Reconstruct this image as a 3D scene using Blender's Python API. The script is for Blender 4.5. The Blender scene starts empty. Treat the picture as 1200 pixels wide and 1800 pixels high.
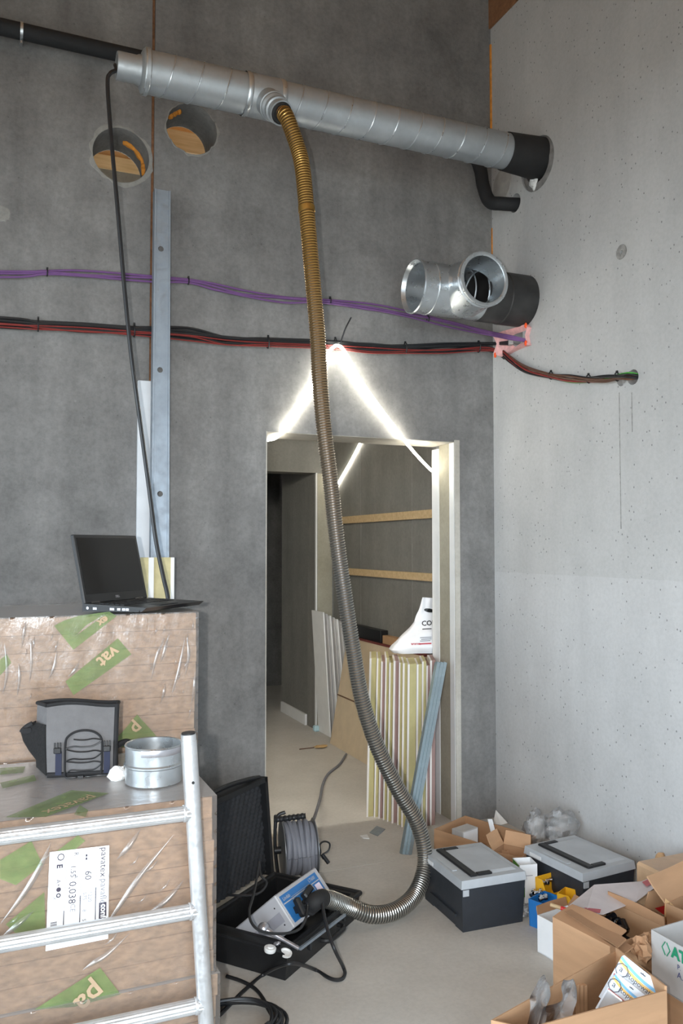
import bpy, bmesh, math, random
from mathutils import Vector, Matrix, noise
random.seed(7)
S = bpy.context.scene
COL = S.collection
PI = math.pi

# ------------------------------------------------------------------ camera
FPX, YAW, PIT = 1450.0, math.radians(23), math.radians(2.37)
CAM = Vector((0, -3.93, 1.5))
cd = bpy.data.cameras.new('camera')
cam = bpy.data.objects.new('camera', cd); COL.objects.link(cam)
cd.sensor_fit = 'HORIZONTAL'; cd.sensor_width = 36; cd.lens = 36 * FPX / 1200
cam.location = CAM; cam.rotation_euler = (PI / 2 + PIT, 0, -YAW)
cd.clip_start = .05; cd.clip_end = 100
S.camera = cam
FW = Vector((math.sin(YAW) * math.cos(PIT), math.cos(YAW) * math.cos(PIT), math.sin(PIT)))
RT = Vector((math.cos(YAW), -math.sin(YAW), 0))
UP = RT.cross(FW)

# ------------------------------------------------------------------ light
W = bpy.data.worlds.new('sky'); S.world = W; W.use_nodes = True
bg = W.node_tree.nodes['Background']
bg.inputs[0].default_value = (.76, .89, 1.0, 1); bg.inputs[1].default_value = 9.6
# the camera's own flash, sitting beside the lens
fl = bpy.data.lights.new('camera_flash', 'SPOT'); fl.energy = 235; fl.color = (1.0, .985, .96)
fl.spot_size = math.radians(88); fl.spot_blend = 1.0; fl.shadow_soft_size = .022
flo = bpy.data.objects.new('camera_flash', fl); COL.objects.link(flo)
flo.location = CAM - RT * .13 + UP * .03 - FW * .02; flo.rotation_euler = (PI / 2 + PIT - math.radians(4), 0, -YAW)
# daylight comes in through the two big openings; portals only help sampling
def portal(name, loc, rot, sx, sy):
    l = bpy.data.lights.new(name, 'AREA'); l.shape = 'RECTANGLE'; l.size = sx; l.size_y = sy
    l.cycles.is_portal = True
    o = bpy.data.objects.new(name, l); COL.objects.link(o); o.location = loc; o.rotation_euler = rot
portal('daylight_portal', (-4.0, -4.1, 1.6), (0, -PI / 2, 0), 3.16, 5.8)
portal('daylight_portal', (-.5, -8.0, 1.6), (PI / 2, 0, 0), 5.0, 3.16)
vs = S.view_settings
vs.view_transform = 'Standard'; vs.look = 'None'; vs.gamma = 1; vs.use_curve_mapping = False
vs.exposure = 0.0
S.display_settings.display_device = 'sRGB'

# ------------------------------------------------------------------ helpers
def ray(px, py):
    return FW + RT * ((px - 600) / FPX) + UP * ((900 - py) / FPX)
def P(px, py, ax, v):
    """point of the photograph px,py that lies on the plane axis = v"""
    d = ray(px, py); i = 'xyz'.index(ax)
    return CAM + d * ((v - CAM[i]) / d[i])
def lin(c):
    return tuple((x / 12.92 if x <= .04045 else ((x + .055) / 1.055) ** 2.4) for x in [k / 255 for k in c])
WM = {}          # world matrix of every object
def wm(o): return WM.get(o.name, Matrix())
def tag(o, label=None, cat=None, group=None, kind=None):
    if label: o['label'] = label
    if cat: o['category'] = cat
    if group: o['group'] = group
    if kind: o['kind'] = kind
    return o
def thing(name, label, cat, loc=(0, 0, 0), group=None, rot=None):
    o = bpy.data.objects.new(name, None); COL.objects.link(o); o.empty_display_size = .05
    m = Matrix.Translation(Vector(loc))
    if rot is not None: m = m @ (rot.to_4x4() if isinstance(rot, Matrix) else Matrix.Rotation(rot, 4, 'Z'))
    o.matrix_world = m; WM[o.name] = m
    return tag(o, label, cat, group)
def smooth_path(pts, n=8):
    pts = [Vector(p) for p in pts]
    if len(pts) < 3: return pts
    q = [pts[0] * 2 - pts[1]] + pts + [pts[-1] * 2 - pts[-2]]
    out = []
    for i in range(1, len(q) - 2):
        a, b, c, d = q[i - 1:i + 3]
        for k in range(n):
            t = k / n
            out.append(.5 * ((2 * b) + (c - a) * t + (2 * a - 5 * b + 4 * c - d) * t * t + (3 * b - a - 3 * c + d) * t ** 3))
    out.append(pts[-1])
    return out
def resample(path, step):
    out = [path[0].copy()]; acc = 0.
    for a, b in zip(path, path[1:]):
        L = (b - a).length
        if L < 1e-9: continue
        s = step - acc
        while s <= L:
            out.append(a.lerp(b, s / L)); s += step
        acc = (acc + L) % step
    if (out[-1] - path[-1]).length > step * .3: out.append(path[-1].copy())
    return out
def frames(path):
    fr = []
    t0 = (path[1] - path[0]).normalized()
    n = t0.orthogonal().normalized()
    for i, p in enumerate(path):
        t = (path[min(i + 1, len(path) - 1)] - path[max(i - 1, 0)]).normalized()
        n = (n - t * n.dot(t)); n = n.normalized() if n.length > 1e-6 else t.orthogonal().normalized()
        fr.append((p, t, n, t.cross(n)))
    return fr
class MB:
    def __init__(s): s.v = []; s.f = []; s.m = []; s.mi = 0
    def add(s, vs, fs):
        k = len(s.v); s.v += [Vector(v) for v in vs]
        s.f += [tuple(i + k for i in f) for f in fs]; s.m += [s.mi] * len(fs); return s
    def box(s, a, b, M=None, ch=0):
        x0, y0, z0 = a; x1, y1, z1 = b
        if ch <= 0:
            vs = [(x0,y0,z0),(x1,y0,z0),(x1,y1,z0),(x0,y1,z0),(x0,y0,z1),(x1,y0,z1),(x1,y1,z1),(x0,y1,z1)]
            fs = [(0,3,2,1),(4,5,6,7),(0,1,5,4),(1,2,6,5),(2,3,7,6),(3,0,4,7)]
        else:
            c = ch; vs = []; fs = []
            ctr = [(x0+x1)/2,(y0+y1)/2,(z0+z1)/2]; h = [(x1-x0)/2,(y1-y0)/2,(z1-z0)/2]
            idx = {}
            for sx in (-1,1):
                for sy in (-1,1):
                    for sz in (-1,1):
                        for ax in range(3):
                            sg = (sx,sy,sz); p = [ctr[i]+sg[i]*(h[i]-(0 if i==ax else c)) for i in range(3)]
                            idx[(sg,ax)] = len(vs); vs.append(tuple(p))
            def out(poly):
                a0,b0,c0 = [Vector(vs[i]) for i in poly[:3]]; n = (b0-a0).cross(c0-a0)
                cc = sum((Vector(vs[i]) for i in poly), Vector())/len(poly) - Vector(ctr)
                return poly if n.dot(cc) > 0 else poly[::-1]
            for ax in range(3):
                o1,o2 = [i for i in range(3) if i != ax]
                for sg in (-1,1):
                    poly = []
                    for u,w in ((-1,-1),(1,-1),(1,1),(-1,1)):
                        t = [0,0,0]; t[ax]=sg; t[o1]=u; t[o2]=w; poly.append(idx[(tuple(t),ax)])
                    fs.append(out(tuple(poly)))
                for u in (-1,1):
                    for w in (-1,1):
                        t1=[0,0,0]; t1[o1]=u; t1[o2]=w; t2=list(t1); t1[ax]=-1; t2[ax]=1
                        fs.append(out((idx[(tuple(t1),o1)],idx[(tuple(t2),o1)],idx[(tuple(t2),o2)],idx[(tuple(t1),o2)])))
            for sx in (-1,1):
                for sy in (-1,1):
                    for sz in (-1,1):
                        t=(sx,sy,sz); fs.append(out((idx[(t,0)],idx[(t,1)],idx[(t,2)])))
        if M is not None: vs = [M @ Vector(v) for v in vs]
        return s.add(vs, fs)
    def hexa(s, bot, top):
        """eight corners: four bottom, four top, both counter-clockwise from above"""
        return s.add(list(bot) + list(top), [(0,3,2,1),(4,5,6,7),(0,1,5,4),(1,2,6,5),(2,3,7,6),(3,0,4,7)])
    def tube(s, path, r, seg=8, cap=True, closed=False):
        fr = frames(path); n = len(fr); vs = []; fs = []
        for i, (p, t, a, b) in enumerate(fr):
            rr = r(i / (n - 1)) if callable(r) else r
            for k in range(seg):
                g = 2 * PI * k / seg; vs.append(p + (a * math.cos(g) + b * math.sin(g)) * rr)
        for i in range(n - 1):
            for k in range(seg):
                k2 = (k + 1) % seg
                fs.append((i*seg+k, i*seg+k2, (i+1)*seg+k2, (i+1)*seg+k))
        if cap: fs += [tuple(range(seg))[::-1], tuple((n-1)*seg+k for k in range(seg))]
        return s.add(vs, fs)
    def cyl(s, a, b, r, seg=16): return s.tube([Vector(a), Vector(b)], r, seg)
    def lathe(s, prof, o, d, seg=32, arc=None):
        """profile of (radius, height along d); open profile gives a shell"""
        d = Vector(d).normalized(); u = d.orthogonal().normalized() if abs(d.z) > .9 else d.cross(Vector((0,0,1))).normalized()
        w = d.cross(u); o = Vector(o); vs = []; fs = []; n = len(prof)
        full = arc is None; K = seg if full else seg + 1
        for k in range(K):
            g = 2*PI*k/seg if full else arc[0] + (arc[1]-arc[0])*k/seg
            e = u*math.cos(g) + w*math.sin(g)
            for r, h in prof: vs.append(o + d*h + e*r)
        for k in range(seg):
            k2 = (k+1) % K
            for j in range(n-1):
                fs.append((k*n+j, k2*n+j, k2*n+j+1, k*n+j+1))
        return s.add(vs, fs)
    def poly(s, pts): return s.add(pts, [tuple(range(len(pts)))])
    def slab(s, pts, n):
        """flat outline given thickness n (a vector)"""
        pts = [Vector(p) for p in pts]; k = len(pts); n = Vector(n)
        fs = [tuple(range(k))[::-1], tuple(range(k, 2*k))] + [(i,(i+1)%k,k+(i+1)%k,k+i) for i in range(k)]
        return s.add(pts + [p + n for p in pts], fs)
    def grid(s, nx, ny, fn, flip=False):
        vs = [fn(i/nx, j/ny) for j in range(ny+1) for i in range(nx+1)]
        fs = [(j*(nx+1)+i, j*(nx+1)+i+1, (j+1)*(nx+1)+i+1, (j+1)*(nx+1)+i) for j in range(ny) for i in range(nx)]
        return s.add(vs, [f[::-1] for f in fs] if flip else fs)
    def ball(s, c, r, seg=12, sq=(1,1,1)):
        c = Vector(c); vs=[]; fs=[]; h = seg//2
        for j in range(h+1):
            t = PI*j/h
            for i in range(seg):
                g = 2*PI*i/seg
                vs.append(c + Vector((math.sin(t)*math.cos(g)*sq[0], math.sin(t)*math.sin(g)*sq[1], math.cos(t)*sq[2]))*r)
        for j in range(h):
            for i in range(seg):
                i2=(i+1)%seg; fs.append((j*seg+i,(j+1)*seg+i,(j+1)*seg+i2,j*seg+i2))
        return s.add(vs, fs)
    def build(s, name, mat, parent=None, smooth=False, local=False, fix=True, solid=0):
        me = bpy.data.meshes.new(name)
        o = bpy.data.objects.new(name, me); COL.objects.link(o)
        if parent is not None:
            m = wm(parent); o.parent = parent; WM[o.name] = m
            vs = s.v if local else [m.inverted() @ v for v in s.v]
        else:
            lo = [min(v[i] for v in s.v) for i in range(3)]; hi = [max(v[i] for v in s.v) for i in range(3)]
            b = Vector(((lo[0]+hi[0])/2, (lo[1]+hi[1])/2, lo[2]))
            o.location = b; WM[o.name] = Matrix.Translation(b); vs = [v - b for v in s.v]
        me.from_pydata([tuple(v) for v in vs], [], s.f)
        for mm in (mat if isinstance(mat, (list, tuple)) else [mat]): me.materials.append(mm)
        if any(s.m): me.polygons.foreach_set('material_index', s.m)
        bm = bmesh.new(); bm.from_mesh(me)
        bmesh.ops.remove_doubles(bm, verts=bm.verts, dist=1e-6)
        if solid: 
            bmesh.ops.recalc_face_normals(bm, faces=bm.faces); bmesh.ops.solidify(bm, geom=bm.faces[:], thickness=solid)
        if fix: bmesh.ops.recalc_face_normals(bm, faces=bm.faces)
        if smooth:
            for f in bm.faces: f.smooth = True
            for e in bm.edges:
                if len(e.link_faces) == 2 and e.calc_face_angle(0) > math.radians(38): e.smooth = False
        bm.to_mesh(me); bm.free()
        return o
def box_obj(name, a, b, mat, parent=None, ch=0, M=None, smooth=False):
    return MB().box(a, b, M, ch).build(name, mat, parent, smooth)
def cut(o, cutters):
    """boolean difference with MB shapes, baked into the mesh"""
    tmp = []
    for c in cutters:
        k = c.build('cutter', None or o.data.materials[0]); tmp.append(k)
        md = o.modifiers.new('cut', 'BOOLEAN'); md.operation = 'DIFFERENCE'; md.object = k; md.solver = 'EXACT'
    bpy.context.view_layer.update()
    dg = bpy.context.evaluated_depsgraph_get()
    me = bpy.data.meshes.new_from_object(o.evaluated_get(dg))
    o.modifiers.clear(); old = o.data; o.data = me
    for k in tmp: bpy.data.objects.remove(k)
    return o
def text(body, origin, u, v, size, mat, name, parent, depth=.0004, align='LEFT', bold=0.0, sx=1.0):
    """flat lettering: u = reading direction, v = up of the letters"""
    c = bpy.data.curves.new(name, 'FONT'); c.body = body; c.size = size; c.align_x = align; c.resolution_u = 2
    c.offset = bold
    t = bpy.data.objects.new(name + '_t', c); COL.objects.link(t)
    bpy.context.view_layer.update()
    me = bpy.data.meshes.new_from_object(t.evaluated_get(bpy.context.evaluated_depsgraph_get()))
    bpy.data.objects.remove(t)
    u = Vector(u).normalized(); v = Vector(v); v = (v - u*v.dot(u)).normalized(); o = Vector(origin)
    mb = MB(); n = u.cross(v)
    mb.add([o + u*p.co.x*sx + v*p.co.y + n*depth for p in me.vertices], [tuple(f.vertices) for f in me.polygons])
    bpy.data.meshes.remove(me)
    return mb.build(name, mat, parent, fix=False)

# ------------------------------------------------------------------ materials
def nt(name):
    m = bpy.data.materials.new(name); m.use_nodes = True
    n = m.node_tree.nodes; return m, n, m.node_tree.links, n['Principled BSDF'], n['Material Output']
def ramp(n, stops):
    r = n.new('ShaderNodeValToRGB'); e = r.color_ramp.elements
    while len(e) < len(stops): e.new(.5)
    for k, (p, c) in enumerate(stops): e[k].position = p; e[k].color = (*c, 1) if len(c) == 3 else c
    return r
def coords(n, l, scale=(1, 1, 1)):
    tc = n.new('ShaderNodeTexCoord'); mp = n.new('ShaderNodeMapping'); mp.inputs['Scale'].default_value = scale
    l.new(tc.outputs['Object'], mp.inputs['Vector']); return mp.outputs['Vector']
def noise_tex(n, l, vec, scale, detail=4, rough=.55):
    t = n.new('ShaderNodeTexNoise'); t.inputs['Scale'].default_value = scale; t.inputs['Detail'].default_value = detail
    t.inputs['Roughness'].default_value = rough; l.new(vec, t.inputs['Vector']); return t
def mixc(n, l, fac, a, b, mode='MIX'):
    m = n.new('ShaderNodeMix'); m.data_type = 'RGBA'; m.blend_type = mode
    for sock, v in ((m.inputs[0], fac), (m.inputs[6], a), (m.inputs[7], b)):
        if hasattr(v, 'type') and not isinstance(v, (tuple, list)): l.new(v, sock)
        elif isinstance(v, (int, float)): sock.default_value = v
        else: sock.default_value = (*v, 1) if len(v) == 3 else v
    return m.outputs[2]
def bump(n, l, b, h, strength, dist=.01):
    k = n.new('ShaderNodeBump'); k.inputs['Strength'].default_value = strength; k.inputs['Distance'].default_value = dist
    l.new(h, k.inputs['Height']); l.new(k.outputs[0], b.inputs['Normal'])
MATS = {}
def mat(name, col, rough=.6, metal=0, var=.12, scale=12, bmp=0, bscale=60, stretch=(1, 1, 1), coat=0, spec=.5, emit=0, alpha=1, trans=0, sheen=0):
    m, n, l, b, o = nt(name)
    c = lin(col)
    vec = coords(n, l, stretch)
    if var > 0:
        t = noise_tex(n, l, vec, scale)
        r = ramp(n, [(.3, tuple(k * (1 - var) for k in c)), (.7, tuple(min(1, k * (1 + var)) for k in c))])
        l.new(t.outputs[0], r.inputs[0]); l.new(r.outputs[0], b.inputs['Base Color'])
    else: b.inputs['Base Color'].default_value = (*c, 1)
    b.inputs['Roughness'].default_value = rough; b.inputs['Metallic'].default_value = metal
    b.inputs['Specular IOR Level'].default_value = spec
    if coat: b.inputs['Coat Weight'].default_value = coat; b.inputs['Coat Roughness'].default_value = .15
    if bmp:
        t2 = noise_tex(n, l, vec, bscale, 5); bump(n, l, b, t2.outputs[0], bmp, .004)
    if emit: b.inputs['Emission Color'].default_value = (*c, 1); b.inputs['Emission Strength'].default_value = emit
    if alpha < 1: b.inputs['Alpha'].default_value = alpha
    if trans: b.inputs['Transmission Weight'].default_value = trans
    MATS[name] = m; return m

def concrete(name, dark, light, streak=.35, pits=0, fine=.5, dado=None, specks=0):
    m, n, l, b, o = nt(name)
    v = coords(n, l); vs_ = coords(n, l, (1, 1, .12))
    big = noise_tex(n, l, v, 1.1, 5, .6); med = noise_tex(n, l, v, 6, 6, .65); st = noise_tex(n, l, vs_, 5, 5, .6); fi = noise_tex(n, l, v, 55, 4, .7)
    r = ramp(n, [(.25, lin(dark)), (.75, lin(light))]); 
    mx = n.new('ShaderNodeMath'); mx.operation = 'MULTIPLY_ADD'; mx.inputs[1].default_value = .45
    l.new(med.outputs[0], mx.inputs[0])
    m2 = n.new('ShaderNodeMath'); m2.operation = 'MULTIPLY_ADD'; m2.inputs[1].default_value = .55; l.new(big.outputs[0], m2.inputs[0]); l.new(mx.outputs[0], m2.inputs[2])
    mx.inputs[2].default_value = 0
    l.new(m2.outputs[0], r.inputs[0])
    rs = ramp(n, [(.35, (.80,)*3), (.65, (1.14,)*3)]); l.new(st.outputs[0], rs.inputs[0])
    c = mixc(n, l, streak, r.outputs[0], mixc(n, l, 1.0, r.outputs[0], rs.outputs[0], 'MULTIPLY'))
    rf = ramp(n, [(.35, (.86,)*3), (.6, (1.07,)*3)]); l.new(fi.outputs[0], rf.inputs[0])
    c = mixc(n, l, fine, c, mixc(n, l, 1.0, c, rf.outputs[0], 'MULTIPLY'))
    hsrc = fi.outputs[0]
    if dado:      # the wall was rubbed down and primed up to this height
        tc = n.new('ShaderNodeTexCoord'); sp = n.new('ShaderNodeSeparateXYZ'); l.new(tc.outputs['Object'], sp.inputs[0])
        lt_ = n.new('ShaderNodeMath'); lt_.operation = 'LESS_THAN'; lt_.inputs[1].default_value = dado; l.new(sp.outputs[2], lt_.inputs[0])
        c = mixc(n, l, lt_.outputs[0], c, mixc(n, l, 1.0, c, (1.07, 1.07, 1.08), 'MULTIPLY'))
    if specks:    # scattered pale lime spots and small dark pores
        for sc, th_, k_ in ((7, specks, 1.35), (22, specks * 2.2, .62)):
            w = n.new('ShaderNodeTexVoronoi'); w.inputs['Scale'].default_value = sc; l.new(v, w.inputs['Vector'])
            wn = n.new('ShaderNodeTexWhiteNoise'); l.new(w.outputs['Color'], wn.inputs['Vector'])
            gt = n.new('ShaderNodeMath'); gt.operation = 'GREATER_THAN'; gt.inputs[1].default_value = .72; l.new(wn.outputs['Value'], gt.inputs[0])
            rp = ramp(n, [(0, (1,)*3), (th_, (.7,)*3), (th_ * 2.2, (0,)*3)]); ad = n.new('ShaderNodeMath'); ad.operation = 'MULTIPLY_ADD'; ad.inputs[1].default_value = .08; l.new(med.outputs[0], ad.inputs[0]); ad.inputs[2].default_value = -.04
            a2 = n.new('ShaderNodeMath'); l.new(w.outputs['Distance'], a2.inputs[0]); l.new(ad.outputs[0], a2.inputs[1]); l.new(a2.outputs[0], rp.inputs[0])
            mm = n.new('ShaderNodeMath'); mm.operation = 'MULTIPLY'; l.new(rp.outputs[0], mm.inputs[0]); l.new(gt.outputs[0], mm.inputs[1])
            c = mixc(n, l, mm.outputs[0], c, mixc(n, l, 1.0, c, (k_,)*3, 'MULTIPLY'))
    if pits:
        vp = coords(n, l, (1, 1, .7))
        w = n.new('ShaderNodeTexVoronoi'); w.inputs['Scale'].default_value = 42; l.new(vp, w.inputs['Vector'])
        no = noise_tex(n, l, v, 3.0, 3)
        rp = ramp(n, [(0, (1,)*3), (pits, (1,)*3), (pits + .045, (0,)*3)]); l.new(w.outputs['Distance'], rp.inputs[0])
        rn = ramp(n, [(.42, (0,)*3), (.58, (1,)*3)]); l.new(no.outputs[0], rn.inputs[0])
        w2 = n.new('ShaderNodeTexWhiteNoise'); l.new(w.outputs['Color'], w2.inputs['Vector'])
        gt = n.new('ShaderNodeMath'); gt.operation = 'GREATER_THAN'; gt.inputs[1].default_value = .45; l.new(w2.outputs['Value'], gt.inputs[0])
        mm = n.new('ShaderNodeMath'); mm.operation = 'MULTIPLY'; l.new(rp.outputs[0], mm.inputs[0]); l.new(gt.outputs[0], mm.inputs[1])
        c = mixc(n, l, mm.outputs[0], c, tuple(k * .42 for k in lin(dark)))
    l.new(c, b.inputs['Base Color']); b.inputs['Roughness'].default_value = .85; b.inputs['Specular IOR Level'].default_value = .25
    bump(n, l, b, hsrc, .12, .003)
    MATS[name] = m; return m

def galv(name, col=(176, 182, 186), rough=.32, spangle=14, metal=.9):
    m, n, l, b, o = nt(name)
    v = coords(n, l)
    t = noise_tex(n, l, v, spangle, 5, .65); s2 = noise_tex(n, l, v, spangle * 5, 3)
    c = lin(col)
    r = ramp(n, [(.3, tuple(k * .86 for k in c)), (.7, tuple(min(1, k * 1.08) for k in c))]); l.new(t.outputs[0], r.inputs[0])
    l.new(r.outputs[0], b.inputs['Base Color']); b.inputs['Metallic'].default_value = metal
    rr = ramp(n, [(.3, (rough * .75,)*3), (.7, (rough * 1.35,)*3)]); l.new(s2.outputs[0], rr.inputs[0]); l.new(rr.outputs[0], b.inputs['Roughness'])
    MATS[name] = m; return m

def film(name, haze=.08, gloss=1.0, wr=(5, 5, 1.2), bs=.5, tint=(1, 1, 1), rough=.12, bscale=9):
    """thin clear plastic: see-through, slightly milky, with wrinkled gloss"""
    m, n, l, b, o = nt(name); n.remove(b)
    tr = n.new('ShaderNodeBsdfTransparent'); tr.inputs[0].default_value = (*tint, 1)
    da_ = n.new('ShaderNodeBsdfDiffuse'); da_.inputs[0].default_value = (.9, .9, .9, 1); tl = n.new('ShaderNodeBsdfTranslucent'); tl.inputs[0].default_value = (.9, .9, .9, 1)
    df = n.new('ShaderNodeMixShader'); df.inputs[0].default_value = .45; l.new(da_.outputs[0], df.inputs[1]); l.new(tl.outputs[0], df.inputs[2])
    gl = n.new('ShaderNodeBsdfGlossy'); gl.inputs['Roughness'].default_value = rough
    v = coords(n, l, wr); t = noise_tex(n, l, v, bscale, 5, .62)
    k = n.new('ShaderNodeBump'); k.inputs['Strength'].default_value = bs; k.inputs['Distance'].default_value = .006
    l.new(t.outputs[0], k.inputs['Height']); l.new(k.outputs[0], gl.inputs['Normal'])
    fr = n.new('ShaderNodeFresnel'); fr.inputs[0].default_value = 1.5; l.new(k.outputs[0], fr.inputs['Normal'])
    mu = n.new('ShaderNodeMath'); mu.operation = 'MULTIPLY'; mu.inputs[1].default_value = gloss; mu.use_clamp = True; l.new(fr.outputs[0], mu.inputs[0])
    lw = n.new('ShaderNodeLayerWeight'); lw.inputs[0].default_value = .5; pw = n.new('ShaderNodeMath'); pw.operation = 'POWER'; pw.inputs[1].default_value = 4; l.new(lw.outputs['Facing'], pw.inputs[0])
    hz = n.new('ShaderNodeMath'); hz.operation = 'MULTIPLY_ADD'; hz.inputs[1].default_value = .75; hz.inputs[2].default_value = haze; hz.use_clamp = True; l.new(pw.outputs[0], hz.inputs[0])
    m1 = n.new('ShaderNodeMixShader'); l.new(hz.outputs[0], m1.inputs[0]); l.new(tr.outputs[0], m1.inputs[1]); l.new(df.outputs[0], m1.inputs[2])
    m2 = n.new('ShaderNodeMixShader'); l.new(mu.outputs[0], m2.inputs[0]); l.new(m1.outputs[0], m2.inputs[1]); l.new(gl.outputs[0], m2.inputs[2])
    l.new(m2.outputs[0], o.inputs[0]); MATS[name] = m; return m

def wood(name, a, b_, sc=(1, 14, 14), rough=.6):
    m, n, l, b, o = nt(name); v = coords(n, l, sc)
    t = noise_tex(n, l, v, 3, 6, .6); r = ramp(n, [(.3, lin(a)), (.7, lin(b_))]); l.new(t.outputs[0], r.inputs[0])
    l.new(r.outputs[0], b.inputs['Base Color']); b.inputs['Roughness'].default_value = rough; MATS[name] = m; return m

M_wall = concrete('raw_concrete', (92, 91, 90), (145, 144, 142), .75, 0, .8, None, .022)
M_right = concrete('pale_precast_concrete', (172, 172, 171), (190, 190, 189), .25, .10, .35, 1.357)
M_farwall = concrete('far_concrete', (110, 109, 105), (136, 134, 128), .5, 0, .6)
M_floor = concrete('screed', (184, 180, 173), (206, 202, 195), .1, 0, .4)
M_reveal = concrete('reveal_plaster', (150, 142, 128), (205, 202, 194), .6, 0, .4)
M_pillar = concrete('stained_plaster', (140, 134, 116), (178, 172, 155), .3, 0, .4)
M_wood = wood('ceiling_wood', (168, 112, 58), (206, 150, 88))
M_wood2 = wood('wall_plate_wood', (120, 84, 58), (150, 106, 74))
M_batten = wood('pine_batten', (186, 158, 116), (212, 186, 146))
M_white = mat('white_board', (226, 226, 224), .6, 0, .04)
M_rust = mat('rusty_joint', (120, 84, 58), .9, 0, .35, 30)
M_foam = mat('orange_foam', (206, 134, 48), .8, 0, .3, 30, .6, 60)
M_pink = mat('pink_foam', (232, 178, 176), .8, 0, .2, 30, .6, 60)
M_neon = mat('neon_orange_paint', (255, 92, 40), .6, 0, .05)
M_galv = galv('galvanised_steel', (172, 178, 182), .42, 7, .58); M_galv2 = galv('bright_galvanised_steel', (198, 204, 208), .30, 5, .85)
M_stud = galv('steel_stud', (150, 160, 170), .5, 6, .6)
M_alu = galv('aluminium_tube', (212, 214, 216), .38, 20, .75)
M_rail = galv('blue_galvanised_rail', (164, 180, 187), .45, 12, .6)
M_black = mat('black_plastic', (26, 27, 29), .45, 0, .15, 20)
M_rubber = mat('black_rubber', (30, 30, 31), .75, 0, .2, 20, .2, 80)
M_insul = mat('black_pipe_insulation', (27, 28, 30), .8, 0, .15, 20, .15, 90)
M_cable = mat('black_cable', (34, 35, 37), .4, 0, .1)
M_redc = mat('red_cable', (124, 42, 38), .5, 0, .1)
M_brownc = mat('brown_cable', (92, 64, 50), .5, 0, .1)
M_greenc = mat('green_cable', (70, 150, 60), .5, 0, .1)
M_greyc = mat('grey_cable', (120, 122, 130), .6, 0, .1)
M_purple = mat('purple_cable', (112, 78, 128), .5, 0, .1)
M_carton = mat('corrugated_card', (178, 140, 106), .8, 0, .08, 5, .12, 40, (1, 1, 6))
M_carton2 = mat('brown_card', (160, 122, 90), .85, 0, .1, 6, .12, 40)
M_wcard = mat('white_card', (232, 234, 236), .6, 0, .03)
M_gcard = mat('grey_card', (176, 174, 172), .8, 0, .06)

# ------------------------------------------------------------------ the setting
ZC = 4.78                       # underside of the wooden roof
DX0, DX1, DZ, WT = 1.26, 2.345, 2.075, .24
mb = MB().box((-4.25, 0, 0), (2.85, WT, ZC))
wall = mb.build('wall_back', M_wall); tag(wall, 'raw grey concrete wall with the doorway', None, None, 'structure')
HL = (P(213, 273, 'y', 0), .130); HR = (P(337, 227, 'y', 0), .125)
cuts = [MB().box((DX0, -.2, -.2), (DX1, WT + .2, DZ))]
for c, r in (HL, HR):
    cuts.append(MB().tube([c + Vector((0, -.1, 0)), c + Vector((0, .5, 0))], r, 40))
cuts.append(MB().box((.677, -.05, -.2), (.691, .02, ZC + .2)))
cut(wall, cuts)
box_obj('joint_filler', (.678, .006, 0), (.690, .02, ZC), M_rust, wall)
# lighter cement smears around the cored openings
def ragged_ring(c, r0, r1, seed, mt, name, par, y=-.0015, n=60, a0=0, a1=2*PI):
    m = MB(); k = n
    vs_ = []
    for i in range(k + 1):
        g = a0 + (a1 - a0) * i / k
        rr = r1 * (1 + .12 * noise.noise(Vector((math.cos(g) * 3, math.sin(g) * 3, seed))) + .05 * noise.noise(Vector((math.cos(g) * 11, math.sin(g) * 11, seed))))
        for q, yy in ((r0, y), (rr - .004, y), (rr, 0)):
            vs_.append(c + Vector((q * math.cos(g), yy, q * math.sin(g))))
    fs = []
    for i in range(k):
        for j in range(2): fs.append((i*3+j, i*3+j+1, (i+1)*3+j+1, (i+1)*3+j))
    m.add(vs_, fs); return m.build(name, mt, par)
M_smear = concrete('cement_smear', (122, 121, 117), (152, 151, 146), .2, 0, .7)
ragged_ring(HL[0], HL[1] + .001, HL[1] + .016, 1.3, M_smear, 'cement_smear', wall)
ragged_ring(HR[0], HR[1] + .001, HR[1] + .006, 4.3, M_smear, 'cement_smear', wall)
# orange foam left inside the cored openings
for (c, r), (a0, a1), yy in ((HL, (-.2, 1.35), .12), (HR, (1.9, 2.5), .07)):
    pts = [c + Vector((math.cos(a0 + (a1 - a0) * i / 16) * (r - .004), yy + .012 * noise.noise(Vector((i * .7, r, 0))), math.sin(a0 + (a1 - a0) * i / 16) * (r - .004))) for i in range(17)]
    MB().tube(pts, lambda t: .008 + .007 * abs(math.sin(t * 9)), 8).build('foam_sealant', M_foam, wall, True)
# worn cement patch at the frame's left border
c = P(3, 375, 'y', 0); ragged_ring(c, .0005, .036, 8.1, M_smear, 'cement_smear', wall)

wr = MB().box((2.6, -8, 0), (2.85, 0, 4.475)).build('wall_right', M_right); tag(wr, 'pale precast concrete wall', None, None, 'structure')
RH = P(944, 288, 'x', 2.6); CH = P(1112, 663, 'x', 2.6); CH2 = P(1092, 667, 'x', 2.6); PH = P(910, 592, 'x', 2.6); AH = P(1092, 443, 'x', 2.6); EH = P(905, 357, 'x', 2.6)
def xcyl(c, r, d=.16): return MB().tube([c + Vector((-.1, 0, 0)), c + Vector((d, 0, 0))], r, 32)
cut(wr, [xcyl(RH, .14, .2), xcyl(CH, .034), xcyl(CH2, .03, .03), xcyl(PH, .045), xcyl(EH, .05), xcyl(AH, .008, .06)])
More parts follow.
